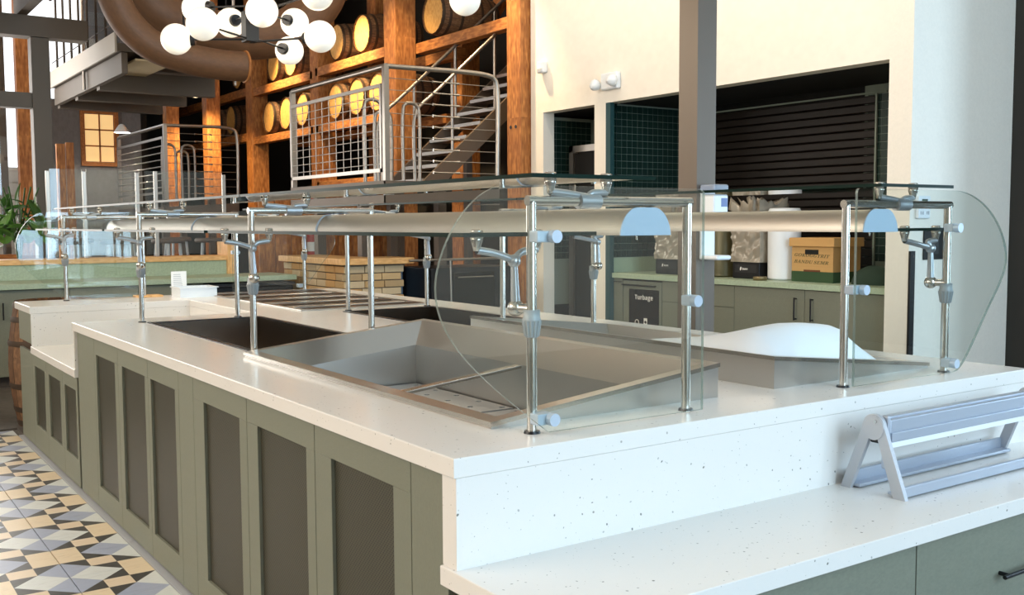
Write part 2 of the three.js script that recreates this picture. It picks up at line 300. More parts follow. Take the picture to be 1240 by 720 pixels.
// ---------------------------------------------------------------- island: worktop
const W = 2.33, ZE = -5.66, SL = [-5.1, -3.87], SX = 1.0;   // width, far end, slot, slot depth
const wells = { L: { low: 0.24, dir: 1 }, R: { low: 2.08, dir: -1 } }, WZ = [-1.96, -0.218], WA = 0.803, RISE = 0.104;
{
  const t = thing('serving_worktop', 'white speckled stone worktop of the serving island with low end shelf', 'worktop');
  const holes = [rect(0.275, 1.0, -1.925, -0.255), rect(1.30, 2.045, -1.925, -0.255), rect(0.335, 0.895, -3.545, -2.125), rect(1.445, 2.0, -3.545, -2.125), rect(1.26, 2.09, -5.49, -3.77)];
  part('top_slab', uvm(slab([[0, 0], [W, 0], [W, ZE], [0, ZE], [0, SL[0]], [SX, SL[0]], [SX, SL[1]], [0, SL[1]]], holes, H - 0.045, H, 0.003)), M.stone, t);
  part('end_riser', uvm(bx(0.006, W - 0.006, 0.66, H - 0.045, -0.02, -0.001)), M.stone, t);
  part('corner_strip', uvm(bx(0.006, 0.02, 0.66, H - 0.045, -0.06, -0.02)), M.stone, t);
  part('low_shelf', uvm(rb(-0.004, W, 0.615, 0.66, -0.058, 0.395, 0.003)), M.stone, t);
  part('slot_shelf', uvm(rb(0, SX + 0.02, 0.615, 0.66, SL[0] - 0.02, SL[1] + 0.02, 0.003)), M.stone, t);
  part('slot_back', uvm(bx(SX, SX + 0.02, 0.66, H - 0.045, SL[0], SL[1])), M.stone, t);
  part('slot_side', uvm(bx(0.006, SX, 0.66, H - 0.045, SL[0] - 0.02, SL[0])), M.stone, t);
  part('slot_side', uvm(bx(0.006, SX, 0.66, H - 0.045, SL[1], SL[1] + 0.02)), M.stone, t);
}
// island cabinets on the long side
function meshCabinet(z0, z1, panels, y1, label, group, doors = true) {
  const c = thing('base_cabinet', label, 'cabinet', [0.02, 0, (z0 + z1) / 2], group), a = z0 - (z0 + z1) / 2, b = -a;
  part('carcass', [bx(0.02, 0.62, 0.02, 0.05, a, b), bx(0.02, 0.62, 0.02, 0.58, a, a + 0.012), bx(0.02, 0.62, 0.02, 0.58, b - 0.012, b), bx(0.6, 0.62, 0.02, 0.58, a, b)], M.sage, c);
  for (const [p0, p1, d0, d1, py0, py1] of panels) {
    const o = (z0 + z1) / 2, s = [p0 - o, p1 - o, d0 - o + 0.0015, d1 - o - 0.0015];
    const yb = 0.012, yt = y1;
    const d = part('door', [rb(0, 0.02, yb, py0, s[2], s[3], 0.0015, 1), rb(0, 0.02, py1, yt, s[2], s[3], 0.0015, 1), rb(0, 0.02, py0, py1, s[2], s[0], 0.0015, 1), rb(0, 0.02, py0, py1, s[1], s[3], 0.0015, 1)], M.sage, c);
    part('mesh_panel', uvm(bx(0.011, 0.014, py0, py1, s[0], s[1])), M.mesh, d);
  }
  return c;
}
function filler(z0, z1, y1, label) { const f = thing('filler_panel', label, 'panel', [0.02, 0, (z0 + z1) / 2], 'sage filler panels between the island cabinets'); part('panel', rb(0, 0.02, 0.012, y1, (z0 - z1) / 2 + 0.001, (z1 - z0) / 2 - 0.001, 0.0015, 1), M.sage, f); }
{
  const gr = 'tall mesh-door cabinets along the island';
  const yt = H - 0.047;
  meshCabinet( -0.79, -0.23, [[-0.68, -0.32, -0.79, -0.23, 0.12, 0.78]], yt, 'first tall sage mesh-door cabinet counted from the stone end corner', gr);
  meshCabinet( -1.33, -0.79, [[-1.235, -0.85, -1.33, -0.79, 0.12, 0.78]], yt, 'second tall sage mesh-door cabinet counted from the stone end corner', gr);
  meshCabinet( -1.89, -1.33, [[-1.77, -1.40, -1.89, -1.33, 0.12, 0.78]], yt, 'third tall sage mesh-door cabinet counted from the stone end corner', gr);
  meshCabinet( -2.5, -2.07, [[-2.46, -2.12, -2.5, -2.07, 0.12, 0.78]], yt, 'fourth tall sage mesh-door cabinet counted from the stone end corner', gr);
  meshCabinet( -3.0, -2.5, [[-2.93, -2.55, -3.0, -2.5, 0.12, 0.78]], yt, 'fifth tall sage mesh-door cabinet counted from the stone end corner', gr);
  meshCabinet( -3.47, -3.0, [[-3.43, -3.06, -3.47, -3.0, 0.12, 0.78]], yt, 'sixth tall sage mesh-door cabinet counted from the stone end corner', gr);
  meshCabinet(-5.2, -3.885, [[-4.22, -3.93, -4.27, -3.885, 0.16, 0.535], [-4.67, -4.34, -4.74, -4.27, 0.16, 0.535], [-5.12, -4.80, -5.2, -4.74, 0.16, 0.535]], 0.612, 'sage green low cabinet with three short mesh panels under the tray slot');
  filler(-0.23, -0.06, yt, 'sage panel strip at the stone end corner of the island');
  filler(-2.07, -1.89, yt, 'sage panel strip between two tall mesh-door cabinets');
  filler(-3.848, -3.47, yt, 'wide sage panel beside the low tray slot');
  filler(-5.64, -5.2, 0.612, 'sage panel at the far end of the island beside the barrel');
}
{ const f = thing('end_panel', 'sage upper panel under the far worktop corner', 'panel', [0.02, 0.665, -5.38]); part('panel', rb(0, 0.02, 0, 0.198, -0.26, 0.25, 0.002), M.sage, f); part('side_panel', rb(0.02, 1.6, 0, 0.198, -0.27, -0.255, 0.002), M.sage, f); }
// cabinets under the low end shelf
for (const [x0, x1, hx, lab] of [[0.02, 1.138, 0.55, 'flat sage drawer front under the end shelf next to the island corner'], [1.142, 2.31, 1.6, 'flat sage drawer front with black bar pull under the roll cutter']]) {
  const c = thing('drawer_cabinet', lab, 'cabinet', [x0, 0, 0.37]);
  part('carcass', [bx(0.01, x1 - x0 - 0.01, 0.02, 0.6, -0.36, -0.022), bx(0, 0.018, 0.012, 0.612, -0.36, -0.02)], M.sage, c);
  const d = part('drawer_front', rb(0, x1 - x0, 0.012, 0.612, -0.02, 0, 0.002), M.sage, c);
  if (hx > 1) part('handle', [cyl([hx - x0 - 0.1, 0.455, 0.03], [hx - x0 + 0.1, 0.455, 0.03], 0.006), cyl([hx - x0 - 0.075, 0.455, 0], [hx - x0 - 0.075, 0.455, 0.03], 0.006), cyl([hx - x0 + 0.075, 0.455, 0], [hx - x0 + 0.075, 0.455, 0.03], 0.006)], M.blackMetal, d);
}
{ const c = thing('back_panel', 'sage panel along the right hand long side of the island', 'panel', [2.29, 0, -2.85]); part('panel', bx(0, 0.02, 0.012, H - 0.047, -2.8, 2.78), M.sage, c); part('rail', bx(-0.06, 0, 0.5, 0.58, -2.7, 2.7), M.sage, c); }

// ---------------------------------------------------------------- steel display wells with sloping rims
function displayWell(side) {
  const { low, dir } = wells[side], [zf, zn] = WZ;
  const P = (a, z, dy = 0) => [low + dir * a, H + 0.018 + a * RISE + dy, z];
  const t = thing('display_well', side === 'L' ? 'open stainless steel food well with sloping rim and perforated floor' : 'stainless steel food well with sloping rim holding a white mound', 'food well', [0, 0, 0]);
  const q = (pts) => (dir > 0 ? pts : [pts[1], pts[0], pts[3], pts[2]]);
  const ring = (a0, a1, z0, z1, b0, b1, y0, y1, d0, d1) => [   // from an outer to an inner rectangle
    q([P(a0, z1, d0), P(a1, z1, d0), P(b1, y1, d1), P(b0, y1, d1)]), q([P(a1, z1, d0), P(a1, z0, d0), P(b1, y0, d1), P(b1, y1, d1)]),
    q([P(a1, z0, d0), P(a0, z0, d0), P(b0, y0, d1), P(b1, y0, d1)]), q([P(a0, z0, d0), P(a0, z1, d0), P(b0, y1, d1), P(b0, y0, d1)])];
  part('rim', quads(ring(0, WA, zf, zn, 0.042, WA - 0.03, zf + 0.04, zn - 0.04, 0, 0)), M.steel, t);
  part('rim_lip', quads(ring(0, WA, zf, zn, 0, WA, zf, zn, -0.012, 0)), M.steelTube, t);
  const flat = (a, z) => [low + dir * a, H, z], e = 0.004;
  part('skirt', quads([q([flat(e, zn - e), flat(WA - e, zn - e), P(WA - e, zn - e, -0.01), P(e, zn - e, -0.01)]), q([flat(WA - e, zn - e), flat(WA - e, zf + e), P(WA - e, zf + e, -0.01), P(WA - e, zn - e, -0.01)]),
    q([flat(WA - e, zf + e), flat(e, zf + e), P(e, zf + e, -0.01), P(WA - e, zf + e, -0.01)]), q([flat(e, zf + e), flat(e, zn - e), P(e, zn - e, -0.01), P(e, zf + e, -0.01)])]), M.steel, t);
  part('sloping_wall', quads(ring(0.042, WA - 0.03, zf + 0.04, zn - 0.04, 0.075, WA - 0.1, zf + 0.11, zn - 0.10, 0, -0.085)), M.steel, t);
  const B = (a, z) => [low + dir * a, 0.735, z], b = [0.075, WA - 0.1, zf + 0.11, zn - 0.10];
  part('basin_wall', quads([q([P(b[0], b[3], -0.085), P(b[1], b[3], -0.085), B(b[1], b[3]), B(b[0], b[3])]), q([P(b[1], b[3], -0.085), P(b[1], b[2], -0.085), B(b[1], b[2]), B(b[1], b[3])]), q([P(b[1], b[2], -0.085), P(b[0], b[2], -0.085), B(b[0], b[2]), B(b[1], b[2])]), q([P(b[0], b[2], -0.085), P(b[0], b[3], -0.085), B(b[0], b[3]), B(b[0], b[2])])]), M.steel, t);
  part('basin_floor', quads([q([B(b[0], b[3]), B(b[1], b[3]), B(b[1], b[2]), B(b[0], b[2])])]), M.blackMetal, t);
  const zd = -1.1, s0 = P(b[0], zd, -0.085), s1 = P(b[1], zd, -0.085), ang = Math.atan2(s1[1] - s0[1], s1[0] - s0[0]), len = Math.hypot(s1[0] - s0[0], s1[1] - s0[1]);
  const dv = part('divider_bar', rb(-len / 2, len / 2, -0.012, 0.0, -0.018, 0.018, 0.003), M.steelTube, t);
  dv.position.set((s0[0] + s1[0]) / 2, (s0[1] + s1[1]) / 2, zd); dv.rotation.z = dir > 0 ? ang : ang + Math.PI;
  if (side === 'L') for (const [z0, z1] of [[-1.83, -1.12], [-1.10, -0.72], [-0.70, -0.335]]) {   // perforated false floors
    const x0 = low + b[0] + 0.012, x1 = low + b[1] - 0.012, holes = [];
    const nx = 7, nz = Math.round((z1 - z0) / 0.075);
    for (let i = 0; i < nx; i++) for (let j = 0; j < nz; j++) { if ((i + j) & 1) continue; const cx = x0 + (i + 0.7) * (x1 - x0) / nx, cz = z0 + (j + 0.6) * (z1 - z0) / nz, r = 0.0125; holes.push([...Array(8)].map((_, k) => [cx + r * Math.cos(k * Math.PI / 4), cz + r * Math.sin(k * Math.PI / 4)])); }
    part('perforated_plate', slab(rect(x0, x1, z0, z1), holes, 0.754, 0.758), M.plate, t);
  }
  return t;
}
displayWell('L'); displayWell('R');
{ // smooth white mound lying in the right well
  const n = 36, m = 24, P = [], I = [], xs = [1.385, 1.965], zs = [-1.25, -0.335];
  const h = (u, v) => { const e = Math.min(1, Math.min(u, 1 - u) * 7) * Math.min(1, Math.min(1 - v, v) * 7); const ridge = Math.exp(-(((v - 0.88) / 0.2) ** 2)) * 0.085 + Math.exp(-(((v - 0.62) / 0.34) ** 2)) * 0.06; const across = 0.55 + 0.45 * Math.sin(Math.PI * (0.12 + 0.76 * u)); return 0.93 + (0.012 + ridge * across) * Math.pow(e, 0.5) + 0.012 * (1 - u) + 0.004 * N1(u * 9, v * 12); };
  for (let j = 0; j <= m; j++) for (let i = 0; i <= n; i++) P.push(xs[0] + (xs[1] - xs[0]) * i / n, h(i / n, j / m), zs[0] + (zs[1] - zs[0]) * j / m);
  const top = P.length / 3; for (let k = 0; k < top; k++) P.push(P[3 * k], 0.9, P[3 * k + 2]);
  for (let j = 0; j < m; j++) for (let i = 0; i < n; i++) { const a = j * (n + 1) + i, b = a + 1, c = a + n + 1, d = c + 1; I.push(a, c, b, b, c, d, top + a, top + b, top + c, top + b, top + d, top + c); }
  const edge = (a, b) => I.push(a, b, top + b, a, top + b, top + a);
  for (let i = 0; i < n; i++) { edge(i, i + 1); edge(m * (n + 1) + i + 1, m * (n + 1) + i); }
  for (let j = 0; j < m; j++) { edge((j + 1) * (n + 1), j * (n + 1)); edge(j * (n + 1) + n, (j + 1) * (n + 1) + n); }
  const g = new THREE.BufferGeometry(); g.setAttribute('position', new THREE.Float32BufferAttribute(P, 3)); g.setIndex(I); g.computeVertexNormals();
  single('white_liner', 'smooth white rounded sheet mounded up in the steel well', 'liner', g, M.whiteCloth);
}
// dark drop-in pans
function pan(x0, x1, label) {
  const z0 = -3.57, z1 = -2.1, t = thing('cold_pan', label, 'pan', [(x0 + x1) / 2, H, (z0 + z1) / 2]), w = (x1 - x0) / 2, d = (z1 - z0) / 2;
  part('rim', slab(rect(-w, w, -d, d), [rect(-w + 0.028, w - 0.028, -d + 0.028, d - 0.028)], 0, 0.004), M.blackMetal, t);
  const a = w - 0.028, c = d - 0.028, y = -0.16;
  part('pan_wall', quads([[[-a, 0, c], [a, 0, c], [a, y, c], [-a, y, c]], [[a, 0, c], [a, 0, -c], [a, y, -c], [a, y, c]], [[a, 0, -c], [-a, 0, -c], [-a, y, -c], [a, y, -c]], [[-a, 0, -c], [-a, 0, c], [-a, y, c], [-a, y, -c]]]), M.darkSteel, t);
  part('pan_floor', quads([[[-a, y, c], [a, y, c], [a, y, -c], [-a, y, -c]]]), M.darkSteel, t);
}
pan(0.31, 0.92, 'dark steel drop-in pan beside the tray slot'); pan(1.42, 2.025, 'dark steel drop-in pan next to the slatted hot well');
{ // slatted hot well at the far end
  const t = thing('slatted_well', 'stainless hot well covered with dark slats at the far end of the island', 'hot well', [1.675, H, -4.63]);
  part('rim', slab(rect(-0.435, 0.435, -0.88, 0.88), [rect(-0.4, 0.4, -0.845, 0.845)], 0, 0.008, 0.002), M.steel, t);
  part('tray', [bx(-0.41, 0.41, -0.06, -0.05, -0.85, 0.85), bx(-0.41, -0.405, -0.06, 0, -0.85, 0.85), bx(0.405, 0.41, -0.06, 0, -0.85, 0.85)], M.blackMetal, t);
  for (let k = 0; k < 9; k++) { const o = part('slat', rb(-0.4, 0.4, 0, 0.014, -0.055, 0.055, 0.005), k % 2 ? M.steel : M.slatDark, t); o.position.set(0, -0.008, -0.75 + k * 0.1875); }
}

// ---------------------------------------------------------------- sneeze guards
const XA = 0.30, XB = 0.815, XC = 1.485, XD = 2.02, ROWS = [-0.126, -2.0, -3.63, -5.52], YT = 1.4735, YG = 1.388, YS = 1.526;
const flute = (() => { const g = [lathe([[0, 0], [0.0155, 0], [0.0225, 0.04], [0.0225, 0.046], [0.0205, 0.046], [0.0205, 0.066], [0, 0.066]], 0, 0, 0, 28)]; for (let k = 0; k < 14; k++) { const a = k * Math.PI / 7; g.push(cyl([0.0165 * Math.cos(a), 0.002, 0.0165 * Math.sin(a)], [0.0225 * Math.cos(a), 0.04, 0.0225 * Math.sin(a)], 0.0022, 0.0026, 6)); } return merge(g); })();
const cupGeo = lathe([[0, 0], [0.0085, 0], [0.0105, 0.012], [0.015, 0.026], [0.0155, 0.034], [0, 0.034]], 0, 0, 0, 20);
const capGeo = lathe([[0, 0], [0.0155, 0], [0.0155, 0.004], [0.012, 0.007], [0, 0.008]], 0, 0, 0, 20);
function guardFrame(left, zoff) {
  const xo = left ? XA : XD, xi = left ? XB : XC, g = new THREE.Group();   // local: y up from the worktop, x world
  const r = 0.0127, dy = -H, s = left ? 1 : -1;
  part('post', cyl([xo, 0, 0], [xo, YT + dy, 0], r, r, 20), M.steelTube, g);
  part('post', cyl([xi, 0, 0], [xi, YT + dy, 0], r, r, 20), M.steelTube, g);
  part('top_bar', cyl([Math.min(xo, xi) - r, YT + dy, 0], [Math.max(xo, xi) + r, YT + dy, 0], r, r, 20), M.steelTube, g);
  for (const x of [xo, xi]) part('base_ring', cyl([x, 0, 0], [x, 0.006, 0], 0.021, 0.019, 24), M.blackMetal, g);
  const c = part('collar', flute, M.collar, g); c.position.set(xo, 1.145 + dy, 0);
  // swivel arm that carries the lower shelf
  part('ball_joint', [ball(xo - 0.012, 1.213 + dy, zoff, 0.021), cyl([xo, 1.213 + dy, 0], [xo - 0.012, 1.213 + dy, zoff], 0.012)], M.steelTube, g);
  part('swivel_arm', [cyl([xo - 0.012, 1.213 + dy, zoff], [xo - 0.016, 1.325 + dy, zoff], 0.0125, 0.0085), ball(xo - 0.016, 1.328 + dy, zoff, 0.0165)], M.cast, g);
  const hx = xo - 0.016 - (left ? 0.02 : 0.06), spider = (cx, y0, y1, hub, z1) => { const L = []; for (const sx of [-0.088, 0.088]) L.push(tube([[hub[0], hub[1], hub[2]], [cx + sx * 0.45, y0 + (y1 - y0) * 0.62, z1], [cx + sx, y1, z1]], 0.0095, 12, 8)); return L; };
  part('spider', spider(hx, 1.335 + dy, 1.356 + dy, [xo - 0.016, 1.330 + dy, zoff], zoff), M.cast, g);
  for (const sx of [-0.088, 0.088]) { const sz = zoff;
    const k = part('cup', cupGeo, M.steelTube, g); k.position.set(hx + sx, YG - 0.034 + dy, sz);
    const q = part('cup_cap', capGeo, M.steelTube, g); q.position.set(hx + sx, YG + 0.0102 + dy, sz);
  }
  const tx = left ? 0.445 : 1.735, cx = tx + 0.03;
  part('bar_clamp', cyl([cx - 0.032, YT + dy, 0], [cx + 0.032, YT + dy, 0], 0.0195, 0.0195, 24), M.cast, g);
  part('upper_spider', spider(tx, YT + 0.012 + dy, YS - 0.03 + dy, [cx, YT + 0.01 + dy, 0], 0), M.cast, g);
  for (const sx of [-0.088, 0.088]) { const sz = 0;
    const k = part('cup', cupGeo, M.steelTube, g); k.position.set(tx + sx, YS - 0.034 + dy, sz);
    const q = part('cup_cap', capGeo, M.steelTube, g); q.position.set(tx + sx, YS + 0.0102 + dy, sz);
  }
  return g;
}
const rowWords = ['next to the near end panel of the island', 'between the steel well and the dark pan', 'between the dark pan and the tray slot', 'at the far end of the island beside the barrel'];
const rowWordsR = ['at the near end beside the white mound', 'beyond the well with the white mound', 'next to the slatted hot well', 'at the far end of the slatted hot well'];
for (const left of [true, false]) ROWS.forEach((z, i) => {
  const g = guardFrame(left, i === 0 ? -0.05 : 0.05); g.name = numbered('sneeze_guard_frame'); g.position.set(0, H, z);
  g.userData = { label: `steel tube sneeze guard frame ${(left ? rowWords : rowWordsR)[i]}`, category: 'frame', group: 'steel sneeze guard frames on the island' }; scene.add(g);
});
function pane(name, label, w0, w1, y, z0, z1, group) {
  const g = slab([[w0, z0], [w1, z0], [w1, z1], [w0, z1]], [], 0, 0.01), o = finish(new THREE.Mesh(g, [M.glass, M.glassEdge]));
  o.name = numbered(name); o.position.set(0, y, 0); o.userData = { label, category: 'glass shelf', group }; scene.add(o);
}
const bay = ['over the steel well', 'over the dark pan', 'at the far end'];
for (const left of [true, false]) for (let k = 0; k < 3; k++) {
  const zn = k === 0 ? 0.07 + ROWS[0] : ROWS[k], zf = k === 2 ? ROWS[3] - 0.07 : ROWS[k + 1];
  pane('upper_glass_shelf', `clear upper glass shelf ${left ? 'on the mesh cabinet side' : 'on the kitchen side'} ${bay[k]}`, left ? 0.255 : 1.565, left ? 0.64 : 1.945, YS, zf + 0.004, zn - 0.004, 'upper glass shelves of the sneeze guards');
  pane('lower_glass_shelf', `clear lower glass shelf ${left ? 'on the mesh cabinet side' : 'on the kitchen side'} ${bay[k]}`, left ? 0.12 : 1.73, left ? 0.52 : 2.13, YG, ROWS[k + 1] + 0.022, ROWS[k] - 0.022, 'lower glass shelves of the sneeze guards');
}
// upright end panels
function endPanel(label, pts, z, knobs, name = 'glass_end_panel') {
  const s = new THREE.Shape(); s.moveTo(...pts[0]); for (let i = 1; i < pts.length; i++) { const p = pts[i]; if (p.length === 2) s.lineTo(...p); else s.bezierCurveTo(...p); }
  const t = thing(name, label, 'glass panel', [0, H, z]);
  const g = new THREE.ExtrudeGeometry(s, { depth: 0.009, bevelEnabled: false, curveSegments: 20 });
  part('pane', g, [M.glass, M.paleEdge], t);
  for (const [x, y, px] of knobs) {
    const a = Math.min(x, px), b = Math.max(x, px);
    part('clamp_knob', [cyl([x, y, 0.0], [x, y, 0.019], 0.0155, 0.0155, 24)], M.knob, t);
    part('clamp_block', [rb(a - 0.012, b + 0.012, y - 0.014, y + 0.014, -0.036, -0.001, 0.004)], M.knob, t);
  }
}
const outL = [[0.315, 0.008], [0.83, 0.008], [0.83, 0.588], [0.82, 0.598, 0.81, 0.598, 0.80, 0.598], [0.2, 0.598], [0.09, 0.598, 0.004, 0.45, 0.004, 0.365], [0.004, 0.25, 0.11, 0.16, 0.315, 0.008]];
const mir = (p) => p.map((q) => q.map((v, i) => (i % 2 ? v : 2.32 - v))).map((q) => q);
const outR = [[1.472, 0.008], [2.0, 0.008], [2.05, 0.008, 2.10, 0.09, 2.2, 0.215], [2.29, 0.32, 2.31, 0.35, 2.30, 0.40], [2.27, 0.52, 2.12, 0.61, 1.98, 0.61], [1.49, 0.61], [1.48, 0.61, 1.472, 0.61, 1.472, 0.59]];
endPanel('tall rounded glass end panel clamped to the sneeze guard beside the open steel well', outL, -0.084, [[0.332, 0.478, XA], [0.325, 0.038, XA], [0.80, 0.302, XB]]);
endPanel('tall rounded glass end panel clamped to the sneeze guard beside the white mound', outR, -0.084, [[1.512, 0.302, XC], [2.0, 0.488, XD], [2.0, 0.036, XD]]);
endPanel('glass end panel at the far end of the island beside the barrel', outL, -5.572, [[0.332, 0.478, XA], [0.80, 0.302, XB]]);
endPanel('glass end panel at the far end of the slatted hot well', outR, -5.572, [[1.512, 0.302, XC], [2.0, 0.036, XD]]);
// D-shaped warmer lights under the bars
function warmer(xc, z0, z1, label) {
  const t = thing('warmer_light', label, 'light housing', [xc, 1.387, (z0 + z1) / 2], 'long steel warmer light housings under the guard bars'), L = (z1 - z0) / 2;
  const prof = (k) => { const s = new THREE.Shape(); s.moveTo(-0.087 * k, 0); s.lineTo(0.087 * k, 0); s.bezierCurveTo(0.086 * k, 0.035 * k, 0.06 * k, 0.072 * k, 0.028 * k, 0.072 * k); s.lineTo(-0.028 * k, 0.072 * k); s.bezierCurveTo(-0.06 * k, 0.072 * k, -0.086 * k, 0.035 * k, -0.087 * k, 0); return s; };
  part('housing', new THREE.ExtrudeGeometry(prof(0.97), { depth: 2 * L - 0.008, bevelEnabled: false, curveSegments: 16 }).translate(0, 0.0006, -L + 0.004), M.housing, t);
  for (const s of [-1, 1]) part('end_cap', new THREE.ExtrudeGeometry(prof(1), { depth: 0.004, bevelEnabled: false, curveSegments: 16 }).translate(0, 0, s > 0 ? L - 0.004 : -L), M.capPaint, t);
  for (const z of [-L + 0.012, L - 0.014]) part('hanger', bx(-0.006, 0.006, 0.068, 0.0742, z - 0.006, z + 0.006), M.steelTube, t);
  part('hook', cyl([0.01, 0, L - 0.05], [0.012, -0.012, L - 0.05], 0.003, 0.003, 8), M.steelTube, t);
}
for (const left of [true, false]) for (let k = 0; k < 3; k++) warmer(left ? 0.656 : 1.64, ROWS[k + 1] + 0.003, ROWS[k] + (k === 0 ? 0.014 : -0.003), `brushed steel half-round warmer light ${left ? 'on the mesh cabinet side' : 'on the kitchen side'} ${bay[k]}`);

// ---------------------------------------------------------------- roll cutter on the low shelf
{
  const t = thing('roll_cutter', 'grey metal paper roll cutter with A-shaped ends on the low shelf', 'roll cutter', [1.30, 0.66, 0.125]), L = 0.80;
  const aShape = () => { const s = new THREE.Shape(); s.moveTo(-0.105, 0); s.lineTo(-0.075, 0); s.lineTo(-0.012, 0.165); s.lineTo(0.012, 0.165); s.lineTo(0.068, 0); s.lineTo(0.105, 0); s.lineTo(0.032, 0.195); s.bezierCurveTo(0.03, 0.232, -0.03, 0.232, -0.032, 0.195); s.closePath(); return s; };
  for (const x of [0, L]) {
    const e = part('end_frame', new THREE.ExtrudeGeometry(aShape(), { depth: 0.012, bevelEnabled: true, bevelSize: 0.0015, bevelThickness: 0.0015, bevelSegments: 2 }).rotateY(-Math.PI / 2).scale(1, 1, 1).translate(x + 0.006, 0, 0), M.alumPale, t);
    part('pivot_plate', cyl([x - 0.01, 0.186, 0], [x - 0.006, 0.186, 0], 0.034, 0.034, 28), M.alumPale, e);
    part('pivot_screw', cyl([x - 0.013, 0.205, 0.008], [x - 0.009, 0.205, 0.008], 0.005, 0.005, 12), M.steelTube, e);
    part('inner_arm', rb(x + 0.012, x + 0.028, 0.07, 0.222, 0.012, 0.034, 0.006), M.aluminium, e);
    part('roller_block', rb(x + 0.007, x + 0.03, 0.14, 0.21, -0.022, 0.02, 0.006), M.black, e);
  }
  part('cutter_bar', [rb(0.03, L - 0.012, 0.17, 0.208, 0.0, 0.03, 0.004), rb(0.03, L - 0.012, 0.145, 0.172, 0.012, 0.036, 0.003), rb(0.03, L - 0.012, 0.203, 0.214, -0.012, 0.014, 0.003)], M.aluminium, t);
  part('cutter_blade', rb(0.03, L - 0.012, 0.128, 0.147, 0.026, 0.03, 0.001), M.whitePlastic, t);
  part('base_rail', [rb(0.006, L - 0.006, 0.004, 0.045, -0.095, -0.083, 0.003), rb(0.006, L - 0.006, 0.004, 0.014, -0.095, -0.05, 0.003)], M.aluminium, t);
  part('base_rail', [rb(0.006, L - 0.006, 0.004, 0.034, 0.083, 0.095, 0.003), rb(0.006, L - 0.006, 0.004, 0.012, 0.04, 0.094, 0.003)], M.aluminium, t);
}
// things on the far end of the island
{
  const t = thing('plastic_tub', 'small white plastic tub on the far end of the island', 'tub', [1.13, H, -5.4]);
  part('tub', slab(rect(-0.13, 0.13, -0.1, 0.1), [rect(-0.122, 0.122, -0.092, 0.092)], 0, 0.065), M.whitePlastic, t); part('tub_rim', slab(rect(-0.14, 0.14, -0.11, 0.11), [rect(-0.122, 0.122, -0.092, 0.092)], 0.065, 0.072), M.whitePlastic, t); part('tub_floor', bx(-0.125, 0.125, 0, 0.004, -0.095, 0.095), M.whitePlastic, t);
  const cardTex = canvasTex(128, 192, (c, w, h) => { c.fillStyle = '#f4f4f2'; c.fillRect(0, 0, w, h); c.fillStyle = '#a9abb0'; for (let k = 0; k < 9; k++) c.fillRect(18, 24 + k * 16, 60 + (k * 37) % 34, 4); });
  const s = thing('notice_card', 'white printed notice card in an acrylic stand behind the tub', 'card', [1.07, H, -5.56]);
  part('stand', [bx(-0.06, 0.06, 0, 0.005, -0.03, 0.03), bx(-0.06, 0.06, 0.005, 0.18, -0.006, -0.003)], M.windowGlass, s);
  part('card', new THREE.PlaneGeometry(0.11, 0.165).translate(0, 0.092, 0.0), std({ map: cardTex, roughness: 0.7, side: THREE.DoubleSide }), s);
  const w = thing('wood_board', 'thin wooden board lying on the far end of the island', 'board', [0.86, H, -5.56]); part('board', uvm(rb(-0.1, 0.08, 0, 0.014, -0.06, 0.06, 0.004)), M.oak, w);
}
// oak barrel by the far left corner
function barrelGeo(R, L, axis) {
  const n = 20, parts = { staves: [], hoops: [] }; const prof = (v) => R * (0.84 + 0.16 * Math.sin(Math.PI * v));
  return { n, prof };
}
function makeBarrel(name, label, R, L, standing, staveM, headM, group) {
  const { prof } = barrelGeo(R, L), t = thing(name, label, 'barrel', [0, 0, 0], group), N = 20, S = 8;
  for (let k = 0; k < N; k++) {   // each stave its own piece
    const a0 = 2 * Math.PI * k / N + 0.008, a1 = 2 * Math.PI * (k + 1) / N - 0.008, Q = [];
    for (let j = 0; j < S; j++) { const v0 = j / S, v1 = (j + 1) / S, r0 = prof(v0), r1 = prof(v1), y0 = v0 * L, y1 = v1 * L; Q.push([[r0 * Math.cos(a1), y0, r0 * Math.sin(a1)], [r0 * Math.cos(a0), y0, r0 * Math.sin(a0)], [r1 * Math.cos(a0), y1, r1 * Math.sin(a0)], [r1 * Math.cos(a1), y1, r1 * Math.sin(a1)]]); }
    part('stave', uvm(quads(Q), 'y'), staveM[k % staveM.length], t);
  }
  part('core', lathe([...Array(9)].map((_, j) => [prof(j / 8) - 0.01, 0.02 + (L - 0.04) * j / 8]), 0, 0, 0, 24), M.darkBeam, t);
  for (const y of [L - 0.03, 0.03]) part('head', uvm(cyl([0, y - 0.008, 0], [0, y + 0.008, 0], prof(0.03) - 0.008, prof(0.03) - 0.008, 28)), headM, t);
  for (const v of [0.03, 0.14, 0.33, 0.67, 0.86, 0.97]) part('hoop', lathe([[prof(v - 0.022) + 0.002, (v - 0.022) * L], [prof(v) + 0.005, v * L], [prof(v + 0.022) + 0.002, (v + 0.022) * L]], 0, 0, 0, 28), M.hoop, t);
  return t;
}
const staveMats = [0xffffff, 0xd8cfc4, 0xf2e2cc, 0xbfb2a2].map((c) => std({ map: staveTex, color: c, roughness: 0.7 }));
makeBarrel('standing_barrel', 'weathered oak barrel standing on its end beside the far corner of the island', 0.33, 0.885, true, staveMats, M.stave).position.set(0.335, 0, -6.06);

